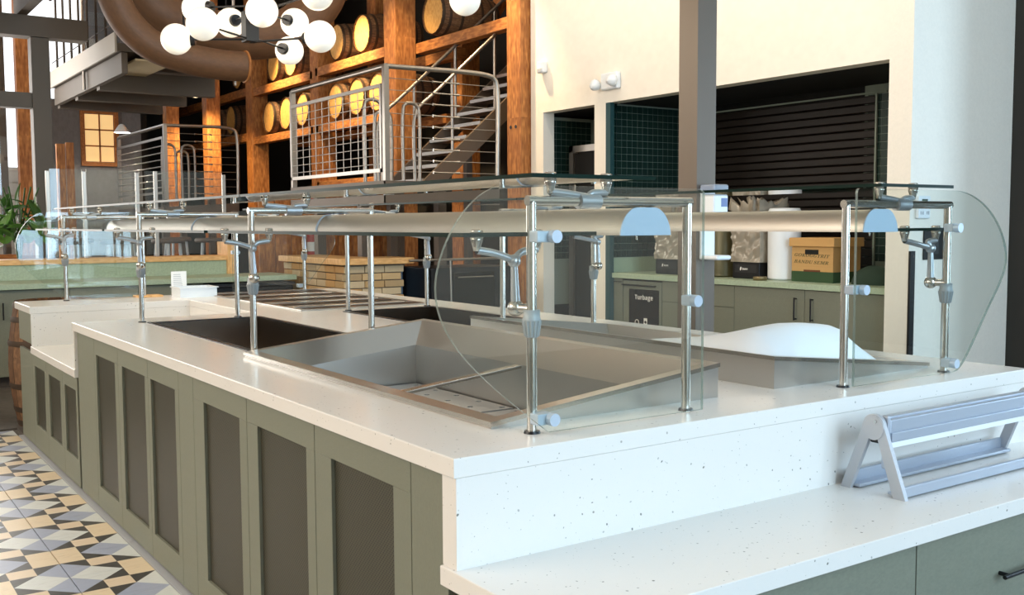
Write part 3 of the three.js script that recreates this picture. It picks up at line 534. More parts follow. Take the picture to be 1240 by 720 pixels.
// ---------------------------------------------------------------- steel column and dispenser
{
  const t = thing('steel_column', 'square painted steel column between the island and the kitchen', 'column', [3.17, 0, -2.46]);
  part('shaft', [bx(-0.0, 0.153, 0.01, 5.9, -0.153, 0.0)], M.paintedSteel, t); part('base_plate', bx(-0.06, 0.21, 0, 0.012, -0.21, 0.06), M.paintedSteel, t);
  const d = thing('sanitizer_dispenser', 'white hand sanitizer dispenser with clear top and drip tray on the steel column', 'dispenser', [3.25, 1.2, -2.46]);
  part('bracket', rb(-0.055, 0.055, 0.0, 0.4, 0, 0.02, 0.006), M.whitePlastic, d);
  part('body', rb(-0.06, 0.06, 0.27, 0.4, 0.02, 0.12, 0.012), M.whitePlastic, d);
  part('clear_cover', rb(-0.062, 0.062, 0.4, 0.44, 0.004, 0.122, 0.012), new THREE.MeshPhysicalMaterial({ color: 0xcfd8e6, roughness: 0.15, transmission: 0.6, thickness: 0 }), d);
  part('label_panel', bx(0.0, 0.05, 0.31, 0.36, 0.119, 0.1215), std({ color: 0x6f84b4, roughness: 0.5 }), d);
  part('drip_tray', rb(-0.06, 0.06, 0.0, 0.028, 0.0, 0.15, 0.012), M.whitePlastic, d);
}

// ---------------------------------------------------------------- kitchen alcove furniture
{
  const zA = -6.18, zB = -2.92;
  single('kitchen_worktop', 'sage stone worktop inside the dark tiled alcove', 'worktop', uvm(rb(5.63, 6.72, H - 0.05, H, zA, zB, 0.004)), M.sageTop);
  const unit = (z0, z1, fronts, label) => { const c = thing('kitchen_cabinet', label, 'cabinet', [5.66, 0, (z0 + z1) / 2]); const o = (z0 + z1) / 2;
    part('carcass', bx(0.02, 0.95, 0.06, H - 0.052, z0 - o + 0.001, z1 - o - 0.001), M.sage, c);
    for (const [a, b, y0, y1, hz, kind] of fronts) { const d = part(kind === 'v' ? 'door' : 'drawer_front', rb(0, 0.019, y0, y1, a - o + 0.002, b - o - 0.002, 0.002, 1), M.sage, c);
      if (kind === 'v') part('handle', [cyl([-0.03, 0.60, hz - o], [-0.03, 0.79, hz - o], 0.007), cyl([-0.03, 0.61, hz - o], [0, 0.61, hz - o], 0.006), cyl([-0.03, 0.78, hz - o], [0, 0.78, hz - o], 0.006)], M.blackMetal, d);
      else part('pull', rb(-0.012, 0, y1 - 0.035, y1 - 0.028, hz - o - 0.07, hz - o + 0.07, 0.002, 1), M.blackMetal, d); }
  };
  unit(-3.705, -2.93, [[-3.705, -2.93, 0.08, 0.855, -3.62, 'v']], 'sage kitchen cabinet door with upright black pull under the cardboard box');
  unit(-4.485, -3.705, [[-4.485, -3.705, 0.08, 0.855, -3.79, 'v']], 'wide sage kitchen cabinet door with upright black pull under the white bucket');
  unit(-5.42, -4.485, [[-5.42, -4.485, 0.66, 0.855, -4.95, 'h'], [-5.42, -4.485, 0.08, 0.656, -4.95, 'h']], 'sage kitchen drawer unit behind the steel column');
  unit(-6.16, -6.0, [[-6.16, -6.0, 0.08, 0.855, -6.08, 'h']], 'narrow sage kitchen front at the tiled alcove wall');
  const lbl = canvasTex(256, 256, (c, w, h) => { c.fillStyle = '#231c1a'; c.fillRect(0, 0, w, h); c.fillStyle = '#f0ece6'; c.font = 'bold 40px sans-serif'; c.textAlign = 'center'; c.fillText('Turbage', 128, 62); c.fillRect(128, 172, 30, 56); c.fillStyle = '#231c1a'; c.beginPath(); c.arc(143, 196, 9, 0, 7); c.fill(); c.strokeStyle = '#e8e2da'; c.lineWidth = 5; c.beginPath(); c.arc(70, 202, 16, 0, 7); c.stroke(); c.strokeRect(174, 214, 26, 16); });
  const f = thing('undercounter_fridge', 'black glass-front undercounter appliance with white lettering in the alcove', 'fridge', [5.66, 0, -5.71]);
  part('body', bx(0.02, 0.9, 0.06, H - 0.052, -0.285, 0.285), M.blackMetal, f);
  const fd = part('door', rb(0.0, 0.02, 0.08, 0.84, -0.283, 0.283, 0.003), M.sage, f);
  part('glass_front', new THREE.PlaneGeometry(0.44, 0.42).rotateY(-Math.PI / 2).translate(-0.002, 0.55, 0.03), std({ map: lbl, roughness: 0.08 }), fd);
  part('handle', [cyl([-0.03, 0.8, -0.27], [-0.03, 0.8, 0.22], 0.008), cyl([-0.03, 0.8, -0.25], [0, 0.8, -0.25], 0.006), cyl([-0.03, 0.8, 0.2], [0, 0.8, 0.2], 0.006)], M.blackMetal, fd);
  // cardboard box
  const note = canvasTex(512, 384, (c, w, h) => { c.fillStyle = '#c29a62'; c.fillRect(0, 0, w, h); for (let i = 0; i < 120; i++) { c.fillStyle = `rgba(120,80,40,${rr(0.03, 0.1)})`; c.fillRect(0, rr(0, h), w, rr(1, 3)); } c.fillStyle = '#4a4a2c'; c.strokeStyle = '#3d3a22'; c.font = 'italic bold 62px serif'; c.save(); c.transform(1, 0.04, -0.06, 1, 0, 0); c.fillText('GOKOGGTRIT', 34, 170); c.fillText('BANDU SEMR', 40, 262); c.restore(); });
  const b = thing('cardboard_box', 'lidded cardboard file box with green base and handwriting on the kitchen worktop', 'box', [5.86, H, -3.78]);
  part('body', [bx(0, 0.36, 0.09, 0.32, -0.23, 0.2)], std({ color: 0xb98f58, roughness: 0.85 }), b);
  part('printed_face', new THREE.PlaneGeometry(0.43, 0.23).rotateY(-Math.PI / 2).translate(-0.001, 0.205, -0.015), std({ map: note, roughness: 0.85 }), b);
  part('green_base', bx(-0.002, 0.362, 0, 0.09, -0.232, 0.202), std({ color: 0x2f4a2c, roughness: 0.85 }), b);
  part('lid', [rb(-0.02, 0.38, 0.30, 0.375, -0.25, 0.22, 0.006)], std({ color: 0xc79b60, roughness: 0.85 }), b);
  part('hand_hole', rb(-0.004, 0.002, 0.235, 0.275, -0.09, 0.05, 0.002, 1), M.nearBlack, b);
  part('lower_slot', rb(-0.006, 0.002, 0.088, 0.104, -0.1, 0.07, 0.002, 1), std({ color: 0x6a3c20, roughness: 0.8 }), b);
  // coffee brewers wrapped in plastic, bucket, urn
  const brewTex = canvasTex(256, 64, (c, w, h) => { c.fillStyle = '#1d1c1e'; c.fillRect(0, 0, w, h); c.fillStyle = '#ece8e4'; c.beginPath(); c.ellipse(70, 32, 8, 16, 0.3, 0, 7); c.fill(); c.font = 'bold 26px sans-serif'; c.fillText('bunn', 88, 42); });
  const wrapped = (z, label) => { const w = thing('wrapped_brewer', label, 'brewer', [5.84, H, z], 'coffee brewers still wrapped in plastic'); const g = new THREE.IcosahedronGeometry(0.1, 3);
    part('base', rb(0, 0.36, 0.0, 0.15, -0.16, 0.16, 0.01), M.blackMetal, w); part('badge', new THREE.PlaneGeometry(0.26, 0.07).rotateY(-Math.PI / 2).translate(-0.001, 0.09, 0), std({ map: brewTex, roughness: 0.4 }), w);
    const wg = new THREE.BoxGeometry(0.37, 0.5, 0.34, 14, 18, 14), p = wg.attributes.position; for (let i = 0; i < p.count; i++) { const x = p.getX(i), y = p.getY(i), zz = p.getZ(i), k = (N1(zz * 40 + x * 31, y * 30 + x * 11) - 0.5) * 0.03 + (y > 0.2 ? (N1(zz * 30, x * 30 + 5) - 0.3) * 0.08 : 0); p.setXYZ(i, x + k * Math.sign(x), y + (y > 0.24 ? k * 1.6 : 0), zz + k * 0.6 * Math.sign(zz)); } wg.computeVertexNormals();
    part('plastic_wrap', wg.translate(0.18, 0.4, 0), std({ color: 0xa59c8d, roughness: 0.14, metalness: 0.2 }), w); };
  wrapped(-4.52, 'coffee brewer wrapped in crinkled plastic next to the white bucket'); wrapped(-5.55, 'coffee brewer wrapped in crinkled plastic near the tiled side wall');
  single('white_bucket', 'tall white cylindrical container on the kitchen worktop', 'container', lathe([[0, 0], [0.13, 0], [0.14, 0.02], [0.145, 0.6], [0.13, 0.63], [0, 0.635]], 5.98, H, -4.2, 32), M.whitePlastic);
  const u = thing('drinks_urn', 'tall dark olive cylindrical urn behind the sanitizer column', 'urn', [5.98, H, -4.92]); part('body', lathe([[0, 0], [0.15, 0], [0.15, 0.02], [0.145, 0.03], [0.145, 0.6], [0, 0.6]], 0, 0, 0, 28), std({ color: 0x57533a, roughness: 0.4, metalness: 0.3 }), u); part('lid', lathe([[0, 0], [0.15, 0], [0.14, 0.03], [0.03, 0.045], [0.02, 0.07], [0, 0.07]], 0, 0.6, 0, 28), M.blackMetal, u);
  single('small_tin', 'small shallow brass tin on the kitchen worktop edge', 'tin', lathe([[0, 0], [0.06, 0], [0.06, 0.03], [0.055, 0.033], [0, 0.033]], 5.74, H, -4.26, 24), std({ color: 0x9c8a66, metalness: 0.7, roughness: 0.4 }));
  const g = thing('green_bag', 'dark green cloth bundle at the end of the kitchen worktop', 'bundle', [6.0, H, -3.28]); part('bundle', new THREE.SphereGeometry(0.17, 20, 14, 0, 7, 0, 1.57).scale(1, 0.9, 1.1), std({ color: 0x22382c, roughness: 0.85 }), g);
}

// ---------------------------------------------------------------- barrel racks beyond the kitchen wall
const timberPost = (x0, x1, z0, z1, y0, y1, label) => single('timber_post', label, 'post', uvm(rb(x0, x1, y0, y1, z0, z1, 0.012, 1), 'y'), M.timber, 'timber posts of the barrel racks');
{
  const p = thing('wall_end_post', 'bolted timber post at the end of the cream kitchen wall', 'post', [5.54, 0, -7.68]);
  part('post', uvm(rb(-0.055, 0.13, 0, 6.1, -0.13, 0.15, 0.012, 1), 'y'), M.timber, p);
  for (const dz of [-0.05, 0.05]) part('bolt', cyl([-0.06, 2.5, dz], [-0.05, 2.5, dz], 0.02, 0.02, 12), M.black, p);
  timberPost(5.4, 5.72, -10.62, -10.3, 0, 6.1, 'thick timber rack post behind the railing corner of the near platform');
  timberPost(5.45, 5.75, -13.2, -12.9, 0, 6.1, 'timber rack post behind the grid panel of the near platform');
  timberPost(5.42, 5.72, -15.95, -15.65, 0, 6.1, 'timber rack post between the two platforms');
  timberPost(4.62, 4.86, -15.9, -15.65, 0, 6.1, 'slim timber post behind the far platform');
  timberPost(4.0, 4.22, -16.1, -15.88, 0, 5.0, 'slim timber post beside the lit spot lamps');
  timberPost(6.5, 6.75, -8.25, -8.0, 0, 6.0, 'timber post standing behind the stairs');
  timberPost(6.5, 6.8, -10.7, -10.4, 0, 6.1, 'timber post at the back of the racks behind the thick post');
  timberPost(6.5, 6.8, -13.3, -13.0, 0, 6.1, 'timber post at the back of the racks behind the far post');
  const beams = [[-13, -10.5, 2.82, 2.95, 5.45, 'lower timber barrel beam behind the grid panel'], [-13, -10.5, 3.68, 3.82, 5.45, 'upper timber barrel beam behind the grid panel'], [-15.8, -13.1, 2.82, 2.95, 5.45, 'lower timber barrel beam beside the far post'], [-15.8, -13.1, 3.66, 3.8, 5.45, 'upper timber barrel beam beside the far post'],
    [-10.28, -7.85, 3.68, 3.82, 5.7, 'timber rack beam above the stairs'], [-20.5, -16.0, 2.9, 3.05, 5.45, 'lower timber beam beyond the far platform'], [-20.5, -16, 3.7, 3.85, 5.45, 'upper timber beam beyond the far platform'], [-13, -10.5, 4.7, 4.85, 5.45, 'topmost timber beam of the racks'], [-13, -10.5, 1.95, 2.08, 5.45, 'lowest timber beam behind the near platform']];
  for (const [z0, z1, y0, y1, x, label] of beams) single('rack_beam', label, 'beam', uvm(rb(x, x + 0.14, y0, y1, z0, z1, 0.01, 1), 'z'), M.timber, 'timber beams of the barrel racks');
  for (const [z0, z1, y0, y1] of [[-15.8, -10.5, 2.82, 2.95], [-15.8, -10.2, 3.68, 3.82]]) single('rear_rack_beam', 'timber beam at the back of the barrel racks', 'beam', uvm(bx(6.3, 6.44, y0, y1, z0, z1), 'z'), M.timber, 'rear timber beams of the barrel racks');
  single('diagonal_brace', 'sloping timber brace above the stairs', 'brace', uvm(bx(-0.07, 0.07, -1.3, 1.3, -0.07, 0.07).rotateX(0.95).translate(6.85, 4.9, -9.3), 'z'), M.timber);
  const proto = makeBarrel('oak_barrel', 'oak barrel lying on a timber rack with its pale head outwards', 0.305, 0.88, false, [M.stave], M.head, 'oak barrels lying on the racks');
  const spots = [[-11.7, 3.255], [-11.06, 3.255], [-12.42, 3.255], [-14.35, 3.255], [-13.66, 3.255], [-15.1, 3.255], [-11.5, 4.125], [-12.35, 4.125], [-14.1, 4.1], [-14.85, 4.1], [-17, 3.36], [-17.8, 3.36], [-16.6, 4.16]];
  const where = ['middle barrel on the lower beam behind the grid panel', 'pale-headed barrel on the lower beam against the thick rack post', 'barrel on the lower beam behind the grid panel against the slimmer post', 'middle barrel on the lower beam between the two farther posts', 'barrel on the lower beam just left of the post behind the grid panel', 'barrel on the lower beam against the far post', 'barrel with lit head on the upper beam nearest the thick rack post', 'barrel on the upper beam beside the post behind the grid panel', 'barrel on the upper beam between the two farther posts', 'barrel on the upper beam beside the far post', 'barrel on the lower beam beyond the far platform', 'farthest barrel on the lower beam beyond the far platform', 'barrel on the upper beam beyond the far platform'];
  spots.forEach(([z, y], i) => { const o = i ? copy(proto, [0, 0, 0]) : proto; o.userData.label = 'oak ' + where[i]; o.position.set(5.5 + 0.88, y, z); o.rotation.z = Math.PI / 2; o.rotation.order = 'XYZ'; });
  const o = copy(proto, [6.55, 4.13, -9.78], 'hooped barrel on the rack beam above the stairs'); o.rotation.set(0, 0, Math.PI / 2);
}
// warm spot lamps over the racks (real fittings)
function spotLamp(pos, target, label, power, angle = 0.6) {
  const t = thing('spot_lamp', label, 'lamp', pos, 'warm spot lamps over the racks');
  part('can', lathe([[0, 0.1], [0.035, 0.1], [0.05, 0.06], [0.055, 0], [0.048, 0], [0.044, 0.02], [0, 0.03]], 0, 0, 0, 20), M.blackMetal, t);
  part('stem', cyl([0, 0.1, 0], [0, 0.3, 0], 0.012), M.blackMetal, t);
  part('lamp_lens', cyl([0, 0.004, 0], [0, 0.012, 0], 0.042, 0.042, 20), new THREE.MeshStandardMaterial({ color: 0xffe2b0, emissive: new THREE.Color(1, 0.78, 0.45), emissiveIntensity: 6 }), t);
  const l = new THREE.SpotLight(new THREE.Color(1, 0.72, 0.38), power, 0, angle, 0.6, 2); l.position.set(pos[0], pos[1] - 0.02, pos[2]); l.target.position.set(...target); l.castShadow = true; l.shadow.radius = 2; scene.add(l); scene.add(l.target);
}
spotLamp([4.45, 4.75, -11.5], [5.6, 3.3, -11.6], 'warm spot lamp aimed at the barrels behind the grid panel', 52, 0.62);
spotLamp([4.5, 4.75, -14.2], [5.6, 3.3, -14.2], 'warm spot lamp aimed at the barrels by the far post', 52, 0.62);
spotLamp([3.95, 3.6, -15.0], [4.8, 1.2, -16.2], 'bright spot lamp under the walkway by the far platform', 13, 0.7);
spotLamp([4.25, 3.5, -15.05], [5.4, 1.5, -16.6], 'second bright spot lamp under the walkway by the far platform', 11, 0.7);
spotLamp([4.9, 5.2, -8.2], [5.5, 2.0, -7.7], 'warm spot lamp above the wall end post', 45, 0.5);
spotLamp([4.3, 5.4, -9.6], [5.5, 2.4, -10.4], 'warm spot lamp above the thick rack post', 36, 0.5);

function washer(z, label) {   // unseen linear fitting, added under the ceiling to brighten the cream wall
  const t = thing('added_wall_washer', label, 'light', [3.9, 6.2, z], 'added washer lights along the cream wall');
  part('housing', rb(-0.06, 0.06, 0, 0.1, -1.2, 1.2, 0.006), M.blackMetal, t); for (const dz of [-1, 1]) part('hanger', cyl([0, 0.1, dz], [0, 0.4, dz], 0.006, 0.006, 8), M.blackMetal, t);
  part('light_strip', bx(-0.05, 0.05, -0.004, 0.0, -1.18, 1.18), new THREE.MeshStandardMaterial({ color: 0xffffff, emissive: new THREE.Color(1, 0.88, 0.72), emissiveIntensity: 3 }), t);
  areaLight('added_washer_beam', new THREE.Color(1.0, 0.86, 0.68), 66, 2.3, 0.1, [3.92, 6.18, z], [5.6, 4.2, z]);
}
washer(-6.2, 'unseen washer light added above the passage opening'); washer(-3.4, 'unseen washer light added above the roller shutter');
{ const t = thing('pendant_lamp', 'small white pendant lamp in front of the grey wall', 'lamp', [3.27, 2.95, -15.9]);
  part('shade', lathe([[0.02, 0.14], [0.05, 0.12], [0.13, 0.0], [0.125, 0.0], [0.045, 0.115], [0.02, 0.13]], 0, 0, 0, 24), M.whitePlastic, t); part('cord', cyl([0, 0.13, 0], [0, 3.8, 0], 0.005, 0.005, 6), M.blackMetal, t);
  part('bulb', ball(0, 0.05, 0, 0.035), M.globe, t);
  const l = new THREE.PointLight(new THREE.Color(1, 0.88, 0.7), 5, 0, 2); l.position.set(3.27, 3.0, -15.9); l.castShadow = true; scene.add(l); }

// ---------------------------------------------------------------- steel platforms with railings
function platform(pos, wx, dz, grid, label) {   // pos = near corner on the -x side, deck top; extends +x and -z
  const t = thing('steel_platform', label, 'platform', pos);
  part('deck', [bx(0, wx, -0.06, 0, -dz, 0)], M.deck, t);
  part('edge_channel', [bx(-0.012, 0, -0.2, 0.02, -dz, 0.012), bx(-0.012, wx, -0.2, 0.02, 0, 0.012)], M.paintedSteel, t);
  for (const [x, z] of [[0.3, -1.05], [wx - 0.06, -1.05], [0.3, -dz + 0.06], [wx - 0.06, -dz + 0.06]]) part('support_leg', bx(x - 0.05, x + 0.05, -pos[1], -0.06, z - 0.05, z + 0.05), M.paintedSteel, t);
  const h = 1.07, r = 0.024;
  part('top_rail', [cyl([0.03, h, 0], [0.03, h, -dz], r), tube([[0.03, h, -0.02], [wx - 0.12, h, -0.02], [wx - 0.03, h - 0.03, -0.02], [wx, h - 0.12, -0.02], [wx, 0.01, -0.02]], r, 40, 10)], M.rail, t);
  for (const z of [-0.02, -dz]) part('rail_post', bx(0.005, 0.055, 0, h, z - 0.025, z + 0.025), M.rail, t);
  // side panel facing the hall
  const z0 = -0.06, z1 = -dz - 0.02, y0 = 0.1, y1 = 0.88;
  part('panel_frame', [bx(0, 0.02, y0, y0 + 0.035, z1, z0), bx(0, 0.02, y1, y1 + 0.035, z1, z0), bx(0, 0.02, y0, y1, z0 - 0.035, z0), bx(0, 0.02, y0, y1, z1, z1 + 0.035)], M.rail, t);
  const nv = grid ? 13 : 0, nh = grid ? 10 : 8;
  for (let k = 1; k < nv; k++) part('wire', cyl([0.01, y0, z0 + (z1 - z0) * k / nv], [0.01, y1, z0 + (z1 - z0) * k / nv], 0.0045, 0.0045, 6), M.rail, t);
  for (let k = 1; k < nh; k++) part('wire', cyl([0.01, y0 + (y1 - y0) * k / nh, z0], [0.01, y0 + (y1 - y0) * k / nh, z1], grid ? 0.0045 : 0.009, grid ? 0.0045 : 0.009, 6), M.rail, t);
  for (let k = 1; k <= 9; k++) {   // tension cables on the end facing the island
    const y = h * k / 10, c = part('cable', cyl([0.05, y, -0.02], [wx, y, -0.02], 0.004, 0.004, 6), M.rail, t);
    part('turnbuckle', [cyl([0.42 * wx, y, -0.02], [0.46 * wx, y, -0.02], 0.013, 0.008, 8), cyl([0.46 * wx, y, -0.02], [0.6 * wx, y, -0.02], 0.007, 0.007, 8), cyl([0.6 * wx, y, -0.02], [0.65 * wx, y, -0.02], 0.008, 0.013, 8)], M.steelTube, c);
  }
  for (const [x, z, hh] of [[0.35, -dz * 0.5, 0.9], [0.75, -dz * 0.75, 0.85], [wx - 0.35, -dz * 0.6, 0.92]]) part('grab_rail', tube([[x, 0, z], [x, hh - 0.1, z], [x + 0.02, hh - 0.02, z], [x + 0.1, hh, z], [x + 0.18, hh - 0.03, z], [x + 0.2, hh - 0.12, z], [x + 0.2, 0, z]], 0.02, 40, 8), M.rail, t);
}
platform([3.30, 1.80, -6.62], 1.27, 2.2, true, 'steel platform with wire grid panel and cable railing beside the kitchen wall');
platform([3.10, 1.76, -12.95], 1.08, 2.6, false, 'farther steel platform with bar panel and cable railing');
{ // stairs up from the near platform
  const t = thing('steel_stairs', 'steel stairs with tube handrails rising behind the near platform', 'stairs', [4.75, 1.80, -9.35]), n = 11, run = 0.2, rise = 0.175;
  for (const z of [0, 0.9]) part('stringer', (() => { const g = bx(-1.5, 1.5, -0.1, 0.1, -0.02, 0.02).rotateZ(Math.atan2(rise, run)); return g.translate(n * run / 2, n * rise / 2 - 0.02, z); })(), M.paintedSteel, t);
  for (let k = 0; k < n; k++) part('tread', bx(k * run, k * run + 0.24, k * rise + 0.1, k * rise + 0.14, 0.02, 0.88), M.rail, t);
  part('landing', bx(-0.15, 0.02, -0.06, 0, -0.1, 1.0), M.deck, t);
  for (const z of [0, 0.9]) { part('handrail', tube([[-0.1, 0, z], [-0.1, 0.85, z], [-0.05, 0.95, z], [0.1, 1.07, z], [n * run, n * rise + 1.0, z]], 0.022, 30, 8), M.rail, t); for (const k of [2, 5, 8]) part('baluster', cyl([k * run, k * rise, z], [k * run, k * rise + 1.0, z], 0.018), M.rail, t); }
  for (const x of [-0.06, 0.9, 2.1]) part('support_leg', bx(x - 0.04, x + 0.04, -1.8, Math.max(-0.06, (x) * rise / run - 0.1), 0.4, 0.48), M.paintedSteel, t);
}

// ---------------------------------------------------------------- brick bar, ovens under the platform
{
  const t = thing('brick_bar', 'pale brick bar wall with timber top under the near platform', 'bar wall', [3.06, 0, -7.0]);
  part('core', [bx(0.03, 0.62, 0, 1.03, -0.35, -0.03), bx(0.03, 0.3, 0, 1.03, -1.45, -0.3501)], std({ color: 0x8f8578, roughness: 0.9 }), t);
  const cols = [0xd7b98c, 0xc9a878, 0xdac6a4, 0xbfa57f, 0xd2a871].map((c) => std({ color: c, map: paintNoise(240, 238, 234, 0.1, 6), roughness: 0.85 }));
  const bw = 0.205, bh = 0.064, gx = rb(-bw / 2, bw / 2, -bh / 2, bh / 2, -0.03, 0, 0.004, 1), gz = rb(0, 0.03, -bh / 2, bh / 2, -bw / 2, bw / 2, 0.004, 1), hx = rb(-bw / 4, bw / 4, -bh / 2, bh / 2, -0.03, 0, 0.004, 1);
  for (let r = 0; r < 14; r++) {
    const y = 0.04 + r * 0.0725, off = (r & 1) ? 0 : bw / 2;
    for (let k = 0; k < 3; k++) { const o = part('brick', gx, cols[Math.floor(rnd() * 5)], t); o.position.set(0.105 + k * 0.213 + ((r & 1) ? 0 : -0.0), y, rr(-0.003, 0.003)); if (!(r & 1)) o.position.x = 0.105 + k * 0.213 - 0.03; }
    for (let k = 0; k < 7; k++) { const o = part('brick', gz, cols[Math.floor(rnd() * 5)], t); o.position.set(rr(-0.003, 0.003), y, -0.13 - k * 0.213 + ((r & 1) ? 0 : 0.02)); }
  }
  part('timber_top', uvm(slab([[-0.06, 0.06], [0.72, 0.06], [0.72, -0.4], [0.42, -0.4], [0.42, -1.5], [-0.06, -1.5]], [], 1.03, 1.09, 0.006)), M.oak, t);
  const o = thing('deck_oven', 'black oven with dark glass door and steel top rail under the platform', 'oven', [3.95, 0, -7.2]);
  part('body', rb(0, 0.98, 0.1, 0.98, -0.3, 0.3, 0.01), M.black, o); for (const x of [0.06, 0.9]) part('foot', bx(x, x + 0.05, 0, 0.1, 0.2, 0.25), M.black, o);
  const d = part('door', rb(0.24, 0.74, 0.3, 0.93, 0.3, 0.32, 0.008), std({ color: 0x0d1011, roughness: 0.12 }), o); part('handle', cyl([0.28, 0.88, 0.35], [0.7, 0.88, 0.35], 0.008), M.rail, d);
  part('top_rail', [cyl([-0.25, 1.06, 0.3], [0.95, 1.06, 0.3], 0.013), cyl([0.22, 0.1, 0.33], [0.22, 1.06, 0.3], 0.01), cyl([-0.05, 0.0, 0.31], [-0.05, 1.06, 0.3], 0.01)], M.rail, o);
  const f = thing('steel_locker', 'pale blue steel appliance between the brick bar and the oven', 'appliance', [3.70, 0, -7.55]); part('body', rb(0, 0.23, 0, 1.0, -0.4, 0.1, 0.01), std({ color: 0x93a7ba, roughness: 0.4, metalness: 0.4 }), f); part('kick', bx(0.01, 0.22, 0.0, 0.55, 0.1, 0.112), M.black, f);
  const e = thing('fire_extinguisher', 'small red fire extinguisher with white label behind the brick bar', 'extinguisher', [3.81, 1.04, -9.45]); part('cylinder', lathe([[0, 0], [0.06, 0], [0.065, 0.02], [0.065, 0.26], [0.02, 0.32], [0, 0.32]], 0, 0, 0, 20), std({ color: 0xa51c14, roughness: 0.35 }), e); part('label', lathe([[0.066, 0.06], [0.066, 0.17]], 0, 0, 0, 20), M.whitePlastic, e); part('valve', [cyl([0, 0.32, 0], [0, 0.37, 0], 0.015), rb(-0.05, 0.03, 0.35, 0.365, -0.012, 0.012, 0.003)], M.blackMetal, e); part('wall_hook', bx(-0.02, 0.02, 0.2, 0.24, -0.118, -0.06), M.blackMetal, e);
  const cabinetBack = thing('timber_cladding', 'vertical timber cladding behind the brick bar', 'cladding', [3.2, 0, -9.6]);
  for (let k = 0; k < 9; k++) { const q = part('plank', uvm(rb(0.0, 0.19, 0, 1.72, 0, 0.03, 0.003, 1), 'y'), M.timber, cabinetBack); q.position.set(k * 0.2, 0, (k % 3) * 0.004); }
}

// ---------------------------------------------------------------- sage bar across the back
{
  const t = thing('bar_counter', 'sage bar counter with backsplash and timber ledge across the back', 'bar', [0, 0, -8.55]);
  part('worktop', uvm(rb(-3.4, 2.95, 0.86, 0.91, -0.02, 0.66, 0.005)), M.sageTop, t);
  part('backsplash', uvm(bx(-3.4, 2.5, 0.91, 1.05, -0.06, -0.02)), M.sageTop, t);
  part('timber_ledge', uvm(rb(-3.4, 2.52, 1.05, 1.1, -0.4, 0.0, 0.006)), M.oak, t);
  part('ledge_wall', bx(-3.4, 2.5, 0, 1.05, -0.2, -0.06), M.sage, t);
  part('end_post', uvm(rb(2.46, 2.54, 0, 1.24, -0.3, 0.02, 0.004), 'y'), M.oak, t);
  for (let k = 0; k < 9; k++) { const d = part('door', rb(-3.4 + k * 0.6, -3.4 + k * 0.6 + 0.596, 0.1, 0.855, 0.6, 0.62, 0.002, 1), M.sage, t); part('handle', cyl([-3.35 + k * 0.6, 0.6, 0.64], [-3.35 + k * 0.6, 0.75, 0.64], 0.006), M.blackMetal, d); }
  part('carcass', [bx(-3.4, 2.0, 0.1, 0.86, -0.02, 0.6), bx(-3.4, 2.9, 0, 0.1, 0, 0.54)], M.darkBeam, t);
  part('appliance_recess', [bx(2.0, 2.95, 0.1, 0.8, 0, 0.55), bx(2.0, 2.95, 0.81, 0.84, 0.0, 0.62)], M.black, t);
  // glass screen standing on the ledge
  const s = thing('glass_screen', 'clear glass screen with slim pale posts standing on the timber ledge', 'glass screen', [0, 1.1, -8.72]);
  const px = [0.79, 1.12, 1.62, 1.8, 2.5];
  for (const x of px) part('post', rb(x - 0.018, x + 0.018, 0, x > 1.7 && x < 2 ? 0.86 : 0.84, -0.01, 0.02, 0.004), M.rail, s);
  for (let k = 0; k + 1 < px.length; k++) part('pane', bx(px[k] + 0.02, px[k + 1] - 0.02, 0.02, 0.86, 0, 0.008), M.glass, s);
  // high stools behind the ledge
  const st = thing('bar_stool', 'tall steel-legged stool standing behind the timber ledge', 'stool', [0, 0, 0], 'stools behind the timber ledge');
  part('seat', lathe([[0, 1.22], [0.17, 1.22], [0.18, 1.25], [0.16, 1.27], [0, 1.27]], 0, 0, 0, 22), std({ color: 0x5b4a42, roughness: 0.6 }), st);
  part('foot_ring', new THREE.TorusGeometry(0.2, 0.01, 8, 28).rotateX(Math.PI / 2).translate(0, 0.45, 0), M.rail, st);
  for (let k = 0; k < 4; k++) { const a = Math.PI / 4 + k * Math.PI / 2; part('leg', cyl([0.24 * Math.cos(a), 0, 0.24 * Math.sin(a)], [0.12 * Math.cos(a), 1.22, 0.12 * Math.sin(a)], 0.016), M.alumPale, st); }
  const pos = [[0.0, -9.6], [1.08, -9.45], [1.6, -9.5], [2.12, -9.45], [2.64, -9.6], [1.45, -10.7], [2.0, -10.8], [2.55, -10.6]];
  pos.forEach(([x, z], i) => { const o = i ? copy(st, [x, 0, z]) : st; o.position.set(x, 0, z); o.rotation.y = i * 0.7; });
}

